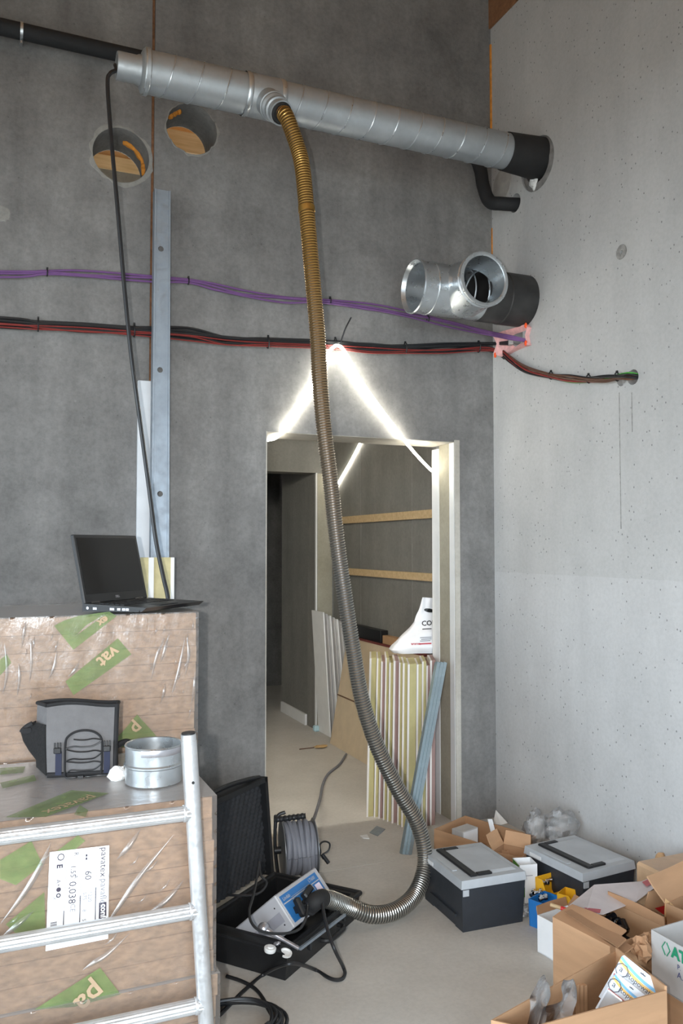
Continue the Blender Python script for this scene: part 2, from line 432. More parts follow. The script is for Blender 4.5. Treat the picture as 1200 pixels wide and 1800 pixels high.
# wooden plate and roof
box_obj('trim_1', (2.588, -8, 4.475), (2.85, 0, ZC), M_wood2).__setitem__('kind', 'structure')
ce = box_obj('ceiling', (-4.25, -8.3, ZC), (2.85, 8, ZC + .12), M_wood); ce['kind'] = 'structure'
for k in range(4):
    box_obj('purlin', (-4, .95 + k * .75, ZC - .16), (2.8, 1.07 + k * .75, ZC), M_batten, ce)
# orange foam in the corner joint
MB().box((2.592, -.010, 3.72), (2.6, 0, 4.38)).build('corner_foam', M_foam, wall)
MB().box((2.595, -.006, 3.03), (2.6, 0, 3.31)).build('corner_foam', M_foam, wall)
# floor: two screed slabs with a joint between them
FJ = -.34
fl1 = MB().box((-4.25, -8.3, -.12), (3.6, FJ - .002, 0)).box((-4.25, FJ + .002, -.12), (3.6, 9, 0)).box((-4.25, -8.3, -.2), (3.6, 9, -.121)).build('floor', M_floor)
fl1['kind'] = 'structure'
gr = MB().box((-60, -60, -.6), (60, 60, -.25)).build('ground', mat('bare_ground', (112, 104, 92), .95, 0, .2, 1)); gr['kind'] = 'structure'
box_obj('joint_filler', (-4.2, FJ - .002, -.12), (3.6, FJ + .002, -.003), M_rubber, fl1)
# unseen sides of the hall, each with a large opening that lets daylight in
wl = MB().box((-4.25, -8.3, 0), (-4, 0, ZC)).build('wall_left', M_right); wl['kind'] = 'structure'
cut(wl, [MB().box((-4.5, -7.0, .02), (-3.5, -1.2, 3.18))])
wb = MB().box((-4.25, -8.3, 0), (2.85, -8, ZC)).build('wall_rear', M_right); wb['kind'] = 'structure'
cut(wb, [MB().box((-3.0, -8.6, .02), (2.0, -7.5, 3.18))])

# door reveal: plaster on the jamb and lintel
rv = MB()
rv.box((DX1 - .004, 0.004, 0), (DX1, .052, DZ)).build('plaster_edge', M_white, wall)
box_obj('plaster_bed', (DX1 - .003, .052, 0), (DX1, .165, DZ), M_pillar, wall)
box_obj('plaster_edge', (DX1 - .006, .165, 0), (DX1, WT + .004, DZ - .02), M_white, wall)
box_obj('plaster_edge', (DX1 - .002, -.004, 0), (DX1 + .03, 0.0, DZ + .01), M_reveal, wall)
box_obj('lintel_plaster', (DX0, .004, DZ - .003), (DX1, WT, DZ), M_reveal, wall)
box_obj('plaster_edge', (DX0 - .002, -.003, 0), (DX0 + .003, .004, DZ), M_reveal, wall)

# next room
YF = 2.41
fr_ = MB().box((2.62, WT, 0), (3.4, YF + .25, ZC)).build('wall_far_right', M_farwall); fr_['kind'] = 'structure'
fw = MB().box((-1.5, YF, 0), (2.62, YF + .2, 4.35)).build('wall_far', M_farwall); fw['kind'] = 'structure'
cut(fw, [MB().box((1.3, YF - .2, -.2), (2.465, YF + .5, 2.105))])
box_obj('stained_plaster_strip', (2.475, YF - .006, 0), (2.605, YF, 2.1), M_pillar, fw)
box_obj('plaster_edge', (2.462, YF - .004, 0), (2.472, YF + .02, 2.105), M_white, fw)
wp = MB().box((2.465, YF + .2, 0), (2.62, 3.28, 2.6)).build('wall_passage', M_farwall); wp['kind'] = 'structure'
box_obj('baseboard_passage', (2.447, YF + .21, 0), (2.465, 3.25, .09), M_white).__setitem__('kind', 'structure')
we = MB().box((-1.5, 4.6, 0), (3.4, 4.8, 2.8)).box((-1.5, YF + .2, 2.6), (3.4, 4.8, 2.8)).box((3.2, YF + .2, 0), (3.4, 4.8, 2.8)).build('wall_passage_end', M_wall); we['kind'] = 'structure'
wfl = MB().box((-1.7, WT, 0), (-1.5, 4.8, ZC)).build('wall_far_left', M_farwall); wfl['kind'] = 'structure'
# joint lines of the far wall and its top beam
for yy in (1.86, 1.02):
    box_obj('panel_joint', (2.6185, yy - .003, 0), (2.6205, yy + .003, 4.35), M_smear, fr_)
box_obj('trim_2', (-1.5, YF - .02, 4.35), (2.85, YF + .2, 4.45), M_batten).__setitem__('kind', 'structure')
for z0, z1 in ((1.68, 1.735), (1.275, 1.325)):
    b = box_obj('timber_batten', (2.59, .45, z0), (2.62, 2.34, z1), M_batten)
    tag(b, 'upper pine batten fixed across the dark concrete of the next room' if z0 > 1.5 else 'lower pine batten on the next room wall, just above the white sack', 'batten', 'pine battens in the next room')

# ------------------------------------------------------------------ pipes on the wall
pth = smooth_path([(-1.6, -.06, 3.8), (.5, -.06, 3.8), (1.9, -.06, 3.8), (2.30, -.06, 3.79), (2.42, -.065, 3.72), (2.475, -.075, 3.60), (2.485, -.09, 3.50), (2.50, -.13, 3.40), (2.54, -.19, 3.37), (2.66, -.235, 3.365)], 10)
t = thing('insulated_pipe', 'black foam insulated pipe running along the top of the wall', 'pipe', (0, -.06, 3.76))
MB().tube(pth, .036, 20).build('insulation', M_insul, t, True)
cx = P(38, 52, 'y', -.06).x
MB().lathe([(.0365, -.006), (.040, -.006), (.040, .006), (.0365, .006)], (cx, -.06, 3.8), (1, 0, 0), 28).cyl((cx, -.06, 3.755), (cx, -.06, 3.745), .006, 8).box((cx-.006,-.02,3.765),(cx+.006,0,3.78)).build('pipe_clamp', M_galv2, t, True)

# big spiral duct with its test branch
DY, DZc, DR = -.425, 3.53, .088
t = thing('spiral_duct', 'galvanised spiral duct hung high across the wall, with a hose branch', 'duct', (1.5, DY, DZc - DR))
def xl(prof, name, mt, par=t, seg=40): 
    return MB().lathe([(r, x) for r, x in prof], (0, DY, DZc), (1, 0, 0), seg).build(name, mt, par, True)
TX = 1.10
xl([(.0, .455), (.055, .455), (.057, .46), (.057, .535), (.062, .545), (.062, .553), (.074, .556), (.088, .562), (.096, .572), (.096, .585), (DR, .588)], 'end_reducer', M_galv)
left = xl([(DR, .585), (DR, TX - .075)], 'spiral_section', M_galv)
tee = xl([(DR + .002, TX - .08), (DR + .004, TX - .075), (DR + .004, TX + .075), (DR + .002, TX + .08)], 'tee_body', M_galv)
right = xl([(DR, TX + .075), (DR, 2.47)], 'spiral_section', M_galv)
xl([(DR + .001, 2.40), (DR + .006, 2.40), (DR + .012, 2.5), (DR + .02, 2.62), (.08, 2.62)], 'rubber_sleeve', M_rubber)
MB().lathe([(.10, 2.60), (.138, 2.61), (.138, 2.72), (0, 2.74)], (0, RH.y, RH.z), (1, 0, 0), 32).build('insulation_collar', mat('torn_insulation', (120, 118, 116), .9, 0, .4, 18, .5, 40), t, True)
crumple_at = P(938, 322, 'x', 2.6)
tw = MB().ball(crumple_at, .034, 16, (.4, .8, 1.0)); tw.v = [q + (q - crumple_at) * (.9 * noise.noise(q * 45)) for q in tw.v]; tw.build('torn_wool', M_white, t)
def helix(x0, x1, pitch, r, w, par):
    n = int((x1 - x0) / pitch * 28); pts = []
    for i in range(n + 1):
        x = x0 + (x1 - x0) * i / n; g = -2 * PI * (x - x0) / pitch
        pts.append(Vector((x, DY + r * math.cos(g), DZc + r * math.sin(g))))
    return MB().tube(pts, w, 6).build('lock_seam', M_galv2, par, True)
helix(.62, TX - .10, .122, DR + .0008, .0034, left); helix(TX + .10, 2.39, .122, DR + .0008, .0034, right)
for x in (.578, TX - .078, TX + .078): xl([(DR + .0045, x - .012), (DR + .007, x - .008), (DR + .007, x + .008), (DR + .0045, x + .012)], 'sealing_tape', M_galv2)
# branch pointing down and out into the hall
BO = Vector((TX, DY, DZc)); BD = Vector((.12, -.72, -.62)).normalized()
MB().lathe([(.060, .03), (.060, .125), (.064, .127), (.064, .140), (.060, .143), (.060, .155), (.052, .165), (.052, .185), (.057, .187), (.057, .197), (.050, .2), (.050, .232), (.053, .234), (.053, .240), (.047, .240), (.046, .15)], BO, BD, 36).build('branch', M_galv, t, True)
MB().lathe([(.0465, .15), (.0465, .236), (.036, .243), (.036, .27), (.033, .27), (.033, .16), (0, .16)], BO, BD, 32).build('rubber_cuff', M_rubber, t, True)
HOSE0 = BO + BD * .25

# open tee piece beside the corner
TY, TZ, TR = -.30, 2.805, .130
t = thing('duct_tee', 'open galvanised duct tee with a flanged mouth facing the hall', 'duct tee', (2.2, TY, TZ - TR))
x0 = 1.93
body = MB().lathe([(TR - .012, x0 + .02), (TR, x0 + .0), (TR + .006, x0 + .004), (TR + .006, x0 + .012), (TR, x0 + .016), (TR, x0 + .08), (TR + .004, x0 + .084), (TR, x0 + .088), (TR, 2.40), (TR - .006, 2.40), (TR - .006, x0 + .02)], (0, TY, TZ), (1, 0, 0), 56).build('tee_body', M_galv2, t, True)
bx = 2.20
cutb = MB().tube([Vector((bx, TY - .02, TZ)), Vector((bx, TY - .3, TZ))], TR - .014, 48)
k = cutb.build('cutter', M_galv2); md = body.modifiers.new('cut', 'BOOLEAN'); md.object = k; md.solver = 'EXACT'
bpy.context.view_layer.update(); me = bpy.data.meshes.new_from_object(body.evaluated_get(bpy.context.evaluated_depsgraph_get())); body.modifiers.clear(); body.data = me; bpy.data.objects.remove(k)
# saddle-shaped branch: its root follows the tee body
br = MB(); seg = 56; prof = [(TR + .012, 'root'), (TR - .004, .145), (TR - .004, .195), (TR + .004, .199), (TR + .004, .206), (TR - .004, .210), (TR - .004, .225), (TR + .006, .228), (TR + .006, .238), (TR - .006, .240), (TR - .014, .236), (TR - .014, 'root')]
vs_ = []
for i in range(seg):
    g = 2 * PI * i / seg
    for r, h in prof:
        zz = r * math.sin(g)
        if h == 'root': h = math.sqrt(max((TR - .002) ** 2 - min(abs(zz), TR - .01) ** 2, 0))
        vs_.append((bx + r * math.cos(g), TY - h, TZ + zz))
n_ = len(prof)
br.add(vs_, [(i*n_+j, ((i+1)%seg)*n_+j, ((i+1)%seg)*n_+j+1, i*n_+j+1) for i in range(seg) for j in range(n_-1)])
br.build('branch', M_galv2, t, True)
MB().lathe([(TR - .012, 2.31), (TR + .002, 2.31), (TR + .002, 2.44), (TR + .006, 2.445), (TR + .006, 2.60), (TR + .010, 2.605), (TR - .012, 2.605), (TR - .012, 2.31)], (0, TY, TZ), (1, 0, 0), 48).build('rubber_sleeve', mat('patched_bitumen_sleeve', (46, 46, 46), .5, 0, .5, 9), t, True)
MB().lathe([(0, 2.595), (TR - .02, 2.595)], (0, TY, TZ), (1, 0, 0), 32).build('inner_stop', M_rubber, t)
for xx in (2.22, 2.30): MB().lathe([(TR - .0065, xx), (TR - .011, xx + .004), (TR - .0065, xx + .008)], (0, TY, TZ), (1, 0, 0), 40).build('inner_bead', M_galv2, t, True)

# ------------------------------------------------------------------ cables on the wall
def cable(name, pts, r, mt, label, group=None, n=8, seg=7, cat='cable'):
    o = MB().tube(smooth_path(pts, n), r, seg).build(name, mt, None, True); return tag(o, label, cat, group)
pur = [(-400, 474), (0, 480), (80, 479), (150, 483), (265, 489), (330, 494), (375, 505), (430, 517), (500, 525), (560, 529), (650, 541), (720, 553), (790, 568)]
for k in range(4):
    pts = []
    for i, (x, y) in enumerate(pur):
        sag = 2.4 * math.sin(i * 1.7 + k * 2.1) if i not in (2, 5, 9) else 0
        p = P(x, y + (k - 1.5) * 3.2 * (.6 if i in (2, 5, 9) else 1) + sag, 'y', -.014 - .006 * (k % 2)); pts.append(p)
    pts += [P(860, 583 + k * 2, 'y', -.05), P(895, 590 + k * 2, 'x', 2.53), P(926, 597 + k, 'x', 2.59), P(926, 597 + k, 'x', 2.59) + Vector((.1, 0, 0))]
    cable('purple_cable', pts, .0052, M_purple, ('topmost', 'second highest', 'third highest', 'lowest')[k] + ' of the four purple data cables sagging across the wall', 'purple data cables')
blk = [(-400, 540), (0, 566), (67, 571), (150, 576), (235, 581), (330, 588), (400, 599), (470, 601), (590, 606), (650, 612), (712, 613), (780, 612), (842, 609)]
ties_b = (2, 4, 7, 8, 10, 12)
offs = [(-8, 0), (-6, 1), (-4, 0), (-2, 1), (0, 0), (2, 1), (4, 0), (6, 1), (8, 0)]
for k, (o_, dp) in enumerate(offs):
    pts = []
    for i, (x, y) in enumerate(blk):
        tight = i in ties_b
        pts.append(P(x, y + o_ * (.7 if tight else 1.05) + (0 if tight else 3.2 * math.sin(i * 2.3 + k * 1.3)), 'y', -.014 - .011 * dp))
    if k < 3: pts += [P(870, 603 + k, 'y', -.05), P(893, 601 + k * 2, 'x', 2.56)]
    else: pts += [P(872, 612 + k, 'y', -.05), P(886, 622 + k, 'x', 2.585)]
    cable('black_cable', pts, .0068, M_cable, 'black power cable of the thick bundle strapped along the wall', 'black cables of the wall bundle')
for k in range(3):
    pts = []
    for i, (x, y) in enumerate(blk):
        pts.append(P(x, y + 1.5 + k * 3.2 + (0 if i in ties_b else 2.6 * math.sin(i * 1.9 + k * 2.3)), 'y', -.031))
    pts += [P(872, 614 + k * 2, 'y', -.06), P(886, 624 + k * 2, 'x', 2.58)]
    cable('red_cable', pts, .0034, M_redc, ('uppermost', 'middle', 'lowest')[k] + ' of the three red cables running along the black bundle', 'red cables of the wall bundle')
# the branch of the bundle that hangs on the pale wall
dro = [(884, 622), (898, 633), (925, 650), (968, 661), (1000, 665), (1033, 667), (1062, 666), (1085, 663), (1108, 661)]
for k, (mt, nm, lb) in enumerate([(M_cable, 'black_cable', 'black cable drooping across the pale wall into the core hole')] * 4 + [(M_brownc, 'brown_cable', 'brown cable drooping across the pale wall into the core hole')] * 2 + [(M_redc, 'red_cable', 'red cable drooping across the pale wall into the core hole')] * 2 + [(M_greenc, 'green_cable', 'green earth cable drooping across the pale wall, lowest of the bundle')]):
    pts = []
    for i, (x, y) in enumerate(dro):
        g = k * .9 + i * .5
        a = 3.6 if i in (3, 5, 7) else 5.5
        pts.append(P(x, y + a * math.sin(g) + (5 if nm == 'green_cable' and 4 <= i <= 6 else 0), 'x', 2.6 - .018 - .010 * (1 + math.cos(g))))
    pts.append(P(1116, 660 + (k % 4) * 2, 'x', 2.6) + Vector((.06, 0, 0)))
    cable(nm, pts, .005, mt, lb, 'cables on the pale wall' if nm != 'green_cable' else None)
# cable ties
def tie(px, py, h, ax, v, label):
    c = P(px, py, ax, v); z = Vector((0, 0, 1)); d = Vector((1, 0, 0)) if ax == 'y' else Vector((0, 1, 0)); nn = Vector((0, -1, 0)) if ax == 'y' else Vector((-1, 0, 0))
    m = MB(); pts = [c + z * (h * math.cos(g)) + nn * ((.020 if h > .02 else .013) * math.sin(g)) for g in [2 * PI * i / 20 for i in range(21)]]
    m.tube(pts, .0032, 6, cap=False).box((-.004, -.004, -.004), (.004, .004, .004), Matrix.Translation(c + z * (h + .004)))
    tag(m.build('cable_tie', M_black), label, 'cable tie', 'cable ties')
for px, py, where in ((83, 479, 'purple bundle near the frame edge'), (331, 494, 'purple bundle beside the steel stud'), (580, 529, 'purple bundle behind the hose'), (752, 561, 'purple bundle below the open tee')):
    tie(px, py, .0155, 'y', -.016, 'small black cable tie on the ' + where)
for px, py, where in ((67, 571, 'black bundle near the frame edge'), (236, 581, 'black bundle next to the steel stud'), (471, 602, 'black bundle between stud and hose'), (589, 605, 'black bundle just behind the hose'), (712, 612, 'black bundle above the doorway corner'), (841, 610, 'black bundle beside the wall corner')):
    tie(px, py, .029, 'y', -.024, 'black cable tie on the ' + where)
for px, py, where in ((968, 660, 'first after the corner'), (1034, 666, 'halfway along'), (1084, 662, 'nearest the core hole')):
    tie(px, py, .019, 'x', 2.574, 'black cable tie on the drooping bundle, ' + where)
o = MB().tube(smooth_path([P(598, 604, 'y', -.05), P(603, 588, 'y', -.06), P(608, 575, 'y', -.07), P(617, 558, 'y', -.075)], 5), .0035, 6).build('cable_tie', M_black)
tag(o, 'long loose cable tie tail sticking up above the light strip', 'cable tie', 'cable ties')
o = MB().box((-.022, -.012, -.017), (.022, .012, .017), Matrix.Translation(P(897, 601, 'x', 2.57)) @ Matrix.Rotation(1.2, 4, 'Z'), .003).build('junction_connector', M_gcard)
tag(o, 'small grey connector block at the end of the wall bundle', 'connector')
# pink foam round the cable hole
fo = thing('foam_plug', 'pink foam plug with orange paint around the cable hole', 'foam plug', P(905, 600, 'x', 2.6))
def on_r(px, py, d): p = P(px, py, 'x', 2.6); return p + Vector((-d, 0, 0))
pl_ = [(873, 590), (890, 583), (912, 577), (930, 571), (934, 576), (930, 590), (932, 602), (934, 607), (918, 612), (905, 618), (888, 628), (874, 622), (880, 605)]
m = MB(); ctr = [on_r(px, py, .028) for px, py in pl_]
k = len(pl_)
cin = [on_r(918 + 11 * math.cos(-2 * PI * i / k + 3.0), 594 + 11 * math.sin(-2 * PI * i / k + 3.0), .006) for i in range(k)]
cin = [on_r(915 + (px - 905) * .42, 594 + (py - 597) * .5, .006) for px, py in pl_]
m.add([on_r(px, py, -.001) for px, py in pl_] + ctr + cin, [(i, (i+1)%k, k+(i+1)%k, k+i) for i in range(k)] + [(k+i, k+(i+1)%k, 2*k+(i+1)%k, 2*k+i) for i in range(k)])
m.build('foam_body', M_pink, fo, True)
for px, py in ((931, 573), (931, 604), (877, 625)):
    c = on_r(px, py, .026); MB().ball(c, .012, 10, (.6, .8, 1.3)).build('paint_blob', M_neon, fo, True)
# anchor hole with its grey halo
MB().lathe([(.0085, 0), (.03, 0.0005), (.034, 0)], AH + Vector((-.0015, 0, 0)), (1, 0, 0), 24).build('anchor_halo', mat('anchor_stain', (140, 139, 136), .9, 0, .3, 60), wr)
# round plaster patch under the duct
MB().lathe([(0, -.003), (.085, -.002), (.09, 0)], P(882, 325, 'x', 2.6), (1, 0, 0), 28).build('plaster_patch', mat('patch_plaster', (160, 158, 154), .9, 0, .15, 20), wr)
# drip lines below the core hole
for px in (1088, 1110):
    a, b = P(px, 690, 'x', 2.6), P(px - 2, 930 if px < 1100 else 760, 'x', 2.6)
    MB().box((2.5988, a.y - .002, b.z), (2.6, a.y + .002, a.z)).build('drip_line', MATS['anchor_stain'], wr)

# ------------------------------------------------------------------ light strip over the doorway
def led(pts, r, strength, label, kk):
    m, n, l, b, o = nt('light_strip_glow' + kk)
    e = n.new('ShaderNodeEmission'); e.inputs[0].default_value = (1, .96, .84, 1); e.inputs[1].default_value = strength; l.new(e.outputs[0], o.inputs[0])
    o = MB().tube(smooth_path(pts, 8), r, 8).build('led_light_strip', m, None, True); return tag(o, label, 'light strip', 'lit light strips')
led([P(440, 782, 'y', .32), P(468, 774, 'y', .27), P(484, 770, 'y', .12), P(498, 757, 'y', -.012), P(520, 728, 'y', -.02), P(552, 675, 'y', -.025), P(576, 624, 'y', -.03), P(586, 610, 'y', -.05), P(595, 608, 'y', -.055), P(607, 620, 'y', -.045), P(640, 678, 'y', -.04), P(700, 760, 'y', -.03), P(720, 786, 'y', .02), P(745, 814, 'y', .15), P(762, 829, 'y', .24), P(790, 838, 'y', .33), P(800, 840, 'y', .40)], .0075, 40, 'glowing white light strip hung in a peak over the doorway', '')
led([P(590, 855, 'x', 2.607), P(596, 845, 'x', 2.607), P(615, 812, 'x', 2.607), P(634, 775, 'x', 2.607), P(650, 740, 'x', 2.607)], .0055, 40, 'short warm light strip glowing inside the next room, above the battens', '2')

led([Vector((1.20, .256, 2.12)), Vector((.7, .256, 2.30)), Vector((.2, .256, 2.22)), Vector((-.6, .256, 2.34)), Vector((-1.4, .256, 2.3))], .012, 210, 'added unseen light strip along the back of the doorway wall', '3')  # extra strip out of view, added to brighten the next room's floor and passage

# ------------------------------------------------------------------ the wire hose
yz = lambda px, py, y: P(px, py, 'y', y)
hp = [HOSE0, HOSE0 + BD * .05, yz(524, 262, -.665), yz(532, 300, -.68), yz(538, 360, -.69), yz(544, 430, -.70), yz(551, 510, -.70), yz(558, 590, -.70), yz(562, 670, -.70), yz(570, 760, -.70), yz(580, 840, -.70), yz(592, 950, -.70), yz(606, 1050, -.71), yz(620, 1140, -.72), yz(636, 1230, -.73), yz(662, 1310, -.74), yz(698, 1385, -.75), yz(730, 1440, -.765), yz(745, 1490, -.785), P(745, 1530, 'y', -.81), P(729, 1572, 'y', -.86), P(697, 1600, 'z', .045), P(655, 1608, 'z', .055), P(613, 1594, 'z', .10), P(582, 1582, 'z', .155), P(566, 1579, 'z', .18)]
hpath = smooth_path(hp, 12)
def hose_mat(name, metal, rough, a, b_):  # gold towards the top paints in the warm reflection of the wooden roof
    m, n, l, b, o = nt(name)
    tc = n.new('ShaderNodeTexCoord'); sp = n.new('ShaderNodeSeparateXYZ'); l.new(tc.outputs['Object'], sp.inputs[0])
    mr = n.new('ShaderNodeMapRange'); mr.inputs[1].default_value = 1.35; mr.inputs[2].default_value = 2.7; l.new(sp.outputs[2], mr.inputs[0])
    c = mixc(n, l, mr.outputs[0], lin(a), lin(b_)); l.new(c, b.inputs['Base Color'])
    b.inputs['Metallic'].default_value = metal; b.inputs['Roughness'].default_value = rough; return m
t = thing('wire_hose', 'long ribbed wire hose hanging from the duct branch to the tester', 'hose', (1.6, -.85, 0))
HR_ = .031
p1 = resample(hpath, .012)
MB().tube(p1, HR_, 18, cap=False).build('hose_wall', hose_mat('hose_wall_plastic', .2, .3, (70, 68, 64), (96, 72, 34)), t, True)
fr2 = frames(resample(hpath, .0007)); pts = []
pitch = .0112
for i, (p, tt, a, b) in enumerate(fr2):
    g = 2 * PI * (i * .0007) / pitch
    pts.append(p + (a * math.cos(g) + b * math.sin(g)) * (HR_ + .0012))
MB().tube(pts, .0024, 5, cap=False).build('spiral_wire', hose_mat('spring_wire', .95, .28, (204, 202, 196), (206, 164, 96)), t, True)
i0 = min(range(len(p1)), key=lambda i: (p1[i] - yz(538, 369, -.69)).length)
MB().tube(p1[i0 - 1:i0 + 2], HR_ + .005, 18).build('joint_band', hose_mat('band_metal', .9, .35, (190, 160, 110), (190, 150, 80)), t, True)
HOSE_END, HOSE_DIR = hp[-1], (hp[-1] - hp[-2]).normalized()

# black measuring lead from the duct end down to the laptop
lp = [Vector((.45, DY, DZc)), P(204, 123, 'y', DY - .02), P(193, 130, 'y', -.46), P(189, 150, 'y', -.46), P(196, 250, 'y', -.47), P(206, 360, 'y', -.48), P(218, 500, 'y', -.48), P(230, 620, 'y', -.49), P(246, 740, 'y', -.50), P(262, 860, 'y', -.52), P(274, 950, 'y', -.55), P(286, 1010, 'y', -.57), P(293, 1040, 'y', -.58), P(296, 1058, 'y', -.585)]
cable('measuring_lead', lp, .0085, M_cable, 'black measuring lead hanging from the duct end down to the laptop', None, 10, 8)

# ------------------------------------------------------------------ steel stud, boards behind it
t = thing('steel_stud', 'tall perforated steel stud leaning upright against the wall', 'stud', (.70, -.1, 0))
a0, a1 = P(272, 331, 'y', -.09), P(300, 331, 'y', -.09); b0, b1 = P(265, 1000, 'y', -.16), P(297, 1000, 'y', -.16)
def at_z(p, q, z): k = (z - p.z) / (q.z - p.z); return p.lerp(q, k)
zt = a0.z
L0, L1 = at_z(a0, b0, zt), at_z(a0, b0, 0); R0, R1 = at_z(a1, b1, zt), at_z(a1, b1, 0)
def strip(pa, pb, th=.0012):
    m = MB()
prof = [(0, .012), (0, .0), (.08, 0), (.92, 0), (1, .0), (1, .012)]
m = MB()
outer = [(0.0, .050), (0, 0), (.10, 0), (.115, .004), (.88, .004), (.895, 0), (1, 0), (1, .05), (.985, .05), (.985, .0025), (.9, .0025), (.885, .0065), (.11, .0065), (.095, .0025), (.015, .0025), (.015, .05)]
k = len(outer)
top = [L0.lerp(R0, u) + Vector((0, d, 0)) for u, d in outer]; bot = [L1.lerp(R1, u) + Vector((0, d, 0)) for u, d in outer]
m.add(bot + top, [tuple(range(k))[::-1], tuple(range(k, 2*k))] + [(i, (i+1)%k, k+(i+1)%k, k+i) for i in range(k)])
sb = m.build('profile', M_stud, t)
cs = []
for py in (437, 650, 868):
    c = P(283 if py < 500 else 281.5, py, 'y', -.09 - .07 * (py - 331) / 669); cs.append(MB().tube([c + Vector((0, -.04, 0)), c + Vector((0, .035, 0))], .013, 20))
for q in cs:
    kk = q.build('cutter', M_stud); md = sb.modifiers.new('cut', 'BOOLEAN'); md.object = kk; md.solver = 'EXACT'; 
bpy.context.view_layer.update(); me = bpy.data.meshes.new_from_object(sb.evaluated_get(bpy.context.evaluated_depsgraph_get())); sb.modifiers.clear(); sb.data = me
for o in [o for o in bpy.data.objects if o.name.startswith('cutter')]: bpy.data.objects.remove(o)
a = P(243, 668, 'y', -.03); b = P(275, 985, 'y', -.03); 
tag(MB().box((a.x, -.03, .2), (a.x + .075, -.004, a.z), None, .002).build('white_board_strip', mat('pale_board', (206, 210, 214), .6, 0, .05)), 'narrow white board strip standing behind the steel stud', 'board')
a = P(248, 980, 'y', -.27); b = P(308, 982, 'y', -.27)
t = thing('plasterboard_offcut', 'cream plasterboard offcut with white edges behind the laptop', 'plasterboard', (.68, -.25, 0))
MB().box((a.x, -.27, .0), (b.x - .012, -.245, a.z)).build('core', mat('cream_board', (190, 180, 138), .8, 0, .15, 20), t)
MB().box((b.x - .02, -.275, 0), (b.x - .004, -.24, a.z + .0), None, .002).build('edge_paper', M_white, t)
MB().box((P(261, 982, 'y', -.27).x, -.277, 0), (P(270, 982, 'y', -.27).x, -.27, a.z)).build('edge_paper', M_white, t)

# ------------------------------------------------------------------ wrapped insulation packs
M_fibre = mat('wood_fibre_board', (160, 130, 102), .9, 0, .26, 34, .35, 130, (1, 1, 2.0))
M_film = film('pack_film', .12, 2.2, (4, 4, 1.3), .55, (.99, .985, .98), .2, 7)
M_filmtop = film('pack_film_bunched', .42, 1.2, (3, 5, 3), .7, (.98, .98, .98), .3, 8)
M_film2 = film('pack_film_loose', .12, 3.0, (4, 4, 3), .12, (.99, .99, .99), .26, 10)
M_green = mat('green_print', (112, 138, 78), .6, 0, .25, 20); 
gn = M_green.node_tree; 
gn.nodes['Principled BSDF'].inputs['Alpha'].default_value = .56
M_tan = mat('unprinted_gap', (176, 150, 122), .7, 0, .1)
def pack(x0, x1, y0, y1, z0, n, th, label, seed, nf=True):
    rnd = random.Random(seed)
    t = thing('insulation_pack', label, 'insulation pack', ((x0 + x1) / 2, (y0 + y1) / 2, z0), 'film wrapped insulation packs')
    for k in range(n):
        dx, dy, ex = rnd.uniform(-.004, .003), rnd.uniform(-.0022, .0022), rnd.uniform(-.005, .003)
        MB().box((x0 + dx, y0 + dy, z0 + k * th + .0002), (x1 + ex, y1 + dy, z0 + (k + 1) * th - .0002), None, .0018).build('fibre_board', M_fibre, t)
    z1 = z0 + n * th; e = .007
    X0, X1, Y0, Y1, Z0, Z1 = x0 - e, x1 + e, y0 - e, y1 + e, z0 + .001, z1 + .004
    def fade(u): return min(1, min(u, 1 - u) * 14)
    def wob(p, s): 
        return s * (noise.noise(Vector((p.x * 16, p.z * 3.2 + p.y * 3, seed))) * .6 + noise.noise(Vector((p.x * 40 + p.z * 13, p.z * 9, seed + 5))) * .35 + .5 * noise.noise(Vector((p.x * 3, p.z * 3, seed + 9))))
    m = MB()
    def face(o, u, v, nrm, nu, nv, s):
        o, u, v, nrm = Vector(o), Vector(u), Vector(v), Vector(nrm)
        def fn(a, b):
            p = o + u * a + v * b
            return p + nrm * (wob(p, s) * fade(a) * fade(b))
        m.grid(nu, nv, fn)
    face((X0, Y0, Z0), (X1 - X0, 0, 0), (0, 0, Z1 - Z0), (0, -1, 0), 110, 50, .005)
    m.mi = 1; face((X0, Y0, Z1), (X1 - X0, 0, 0), (0, Y1 - Y0, 0), (0, 0, 1), 60, 40, .0035); m.mi = 0
    face((X1, Y0, Z0), (0, Y1 - Y0, 0), (0, 0, Z1 - Z0), (1, 0, 0), 40, 40, .006)
    face((X0, Y1, Z0), (X1 - X0, 0, 0), (0, 0, Z1 - Z0), (0, 1, 0), 20, 10, .002)
    face((X0, Y0, Z0), (0, Y1 - Y0, 0), (0, 0, Z1 - Z0), (-1, 0, 0), 20, 20, .004)
    f = m.build('plastic_film', [M_film, M_filmtop], t, True, fix=False)
    return t, f
ZL, ZU, TH = .795, 1.262, .0584
YL, YU = -1.62, -1.0
pk1, f1 = pack(-.54, .68, YU, YU + .575, ZL, 8, TH, 'film wrapped pack of wood fibre insulation with the laptop on top', 3)
pk2, f2 = pack(-.63, .59, YL, YL + .575, ZL - 8 * .0605, 8, .0605, 'film wrapped insulation pack with a white label, below the grey bag', 11)
pk3, f3 = pack(-.60, .60, YL - .01, YL + .565, .012, 5, .0594, 'lowest insulation pack, at the foot of the aluminium frame', 17)
pk4, f4 = pack(-.54, .66, YU + .03, YU + .575, .02, 13, .0596, 'tall insulation pack standing behind, carrying the laptop pack', 23)

